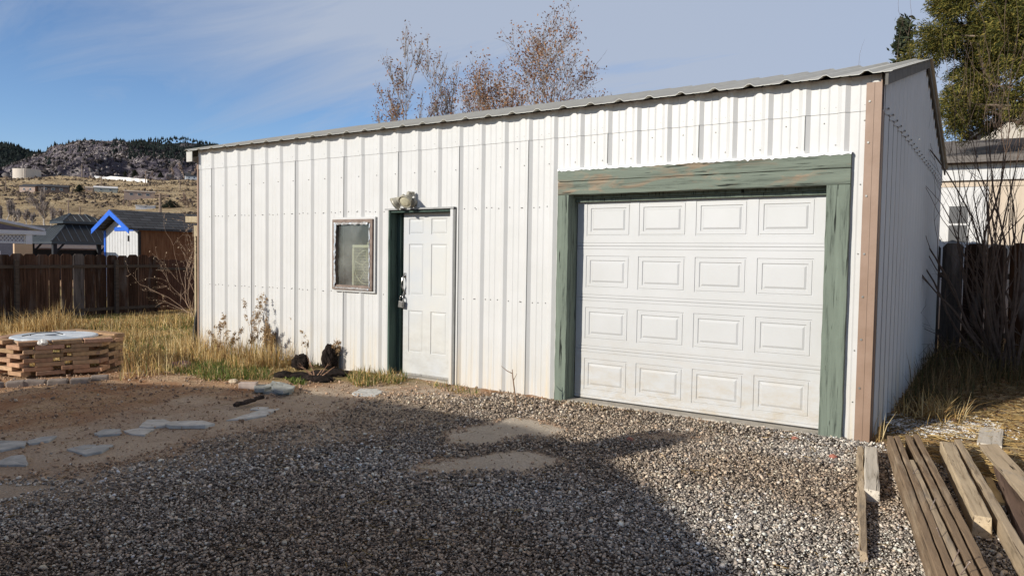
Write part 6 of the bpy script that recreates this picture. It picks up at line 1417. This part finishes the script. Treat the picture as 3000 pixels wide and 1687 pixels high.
k = fbm(x*.011, y*.011, 5, 23, True) > .60-.16*np.exp(-((u-165)/60)**2)*(D > 1150); x, y, D = x[k], y[k], D[k]; z = hill_z(x, y); n = len(x); s_ = np.exp(g.normal(.02, .5, n))
V, F, kk = rocks(np.stack([x, y, z+s_*.15], -1), s_, I1, g, .35, (.6, 1.1)); o = bulk('boulders', V, F, m_peb, np.repeat(np.array((.27, .235, .22))*g.uniform(.55, 1.25, (n, 1)), kk, 0)); tag(o, 'pale granite boulders scattered over the rocky mountain', 'boulders', kind='stuff')
n = 9000; u = g.uniform(-100, 760, n); D = g.uniform(640, 1480, n); Pq = CP+((_fw+_r2*((u-1500)/FPX)[:, None])*D[:, None]); x, y = Pq[:, 0], Pq[:, 1]; z = hill_z(x, y); s_ = np.exp(g.normal(.55, .4, n))
V, F, kk = rocks(np.stack([x, y, z+s_*.2], -1), s_, I1, g, .3, (.6, .9)); o = bulk('mountain_scrub', V, F, m_leaf, np.repeat(np.array((.075, .062, .058))*g.uniform(.6, 1.4, (n, 1)), kk, 0)); tag(o, 'dark scrub dotted between the boulders on the mountain', 'scrub', kind='stuff')
g = np.random.default_rng(43); n = 16000; u = g.uniform(-80, 760, n); D = g.uniform(1150, 2650, n); Pq = CP+((_fw+_r2*((u-1500)/FPX)[:, None])*D[:, None]); x, y = Pq[:, 0], Pq[:, 1]; cc_ = u
w_ = np.where(D > 1560, .75, np.clip((cc_-320)/120, 0, 1)*np.clip((D-1200)/200, 0, 1)*.8+.03); k = g.uniform(size=n) < w_; x, y = x[k], y[k]; n = len(x); z = hill_z(x, y); s_ = g.uniform(2.2, 4.6, n)
bv = np.array([(0, 0, 2.2), (1, 0, 0), (.3, .95, 0), (-.8, .6, 0), (-.8, -.6, 0), (.3, -.95, 0)])*[.8, .8, 1.15]; bf = np.array([(0, 1, 2), (0, 2, 3), (0, 3, 4), (0, 4, 5), (0, 5, 1)])
V = (bv[None]*s_[:, None, None]*g.uniform(.8, 1.2, (n, 1, 3))+np.stack([x, y, z-.5], -1)[:, None]).reshape(-1, 3); F = (bf[None]+(np.arange(n)*6)[:, None, None]).reshape(-1, 3)
o = bulk('pine_forest', V, F, m_leaf, np.repeat(np.array((.020, .030, .026))*g.uniform(.6, 1.5, (n, 1)), 6, 0)); tag(o, 'dark pine forest on the far ridges', 'forest', kind='stuff')
# ------------------------------------------------------------------ the house behind the photographer, whose shadow lies on the gravel
hh_ = thing('low_house', 'low gabled house behind the photographer, its shadow covers the gravel', 'house', (-5, -12, 0)); hy0, hy1 = -18.0, -9.2
PR = [(-1.05, 2.41), (-2.2, 2.76), (-3.3, 3.06), (-4.3, 3.18), (-6.3, 3.20), (-7.7, 3.0), (-8.9, 2.72)]
mb = MB(); mb.prism([(-8.6, hy1-.3, -.1), (-1.4, hy1-.3, -.1)]+[(min(max(x, -8.6), -1.4), hy1-.3, z-.16) for x, z in PR], (0, hy0-hy1+.6, 0)); part(mb, 'wall', m_bs, hh_)
mb = MB()
for (xa, za), (xb, zb_) in zip(PR[:-1], PR[1:]): mb.prism([(xa, hy1, za-.14), (xb, hy1, zb_-.14), (xb, hy1, zb_), (xa, hy1, za)], (0, hy0-hy1, 0))
rf = part(mb, 'roof', m_croof, hh_)
mb = MB(); mb.box(-3.75, -3.40, hy1-.9, hy1-.5, 2.9, 3.62); o = mb.build('chimney', simple('red_chimney_brick', (.26, .11, .08), (.33, .16, .11), 9)); o.parent = rf
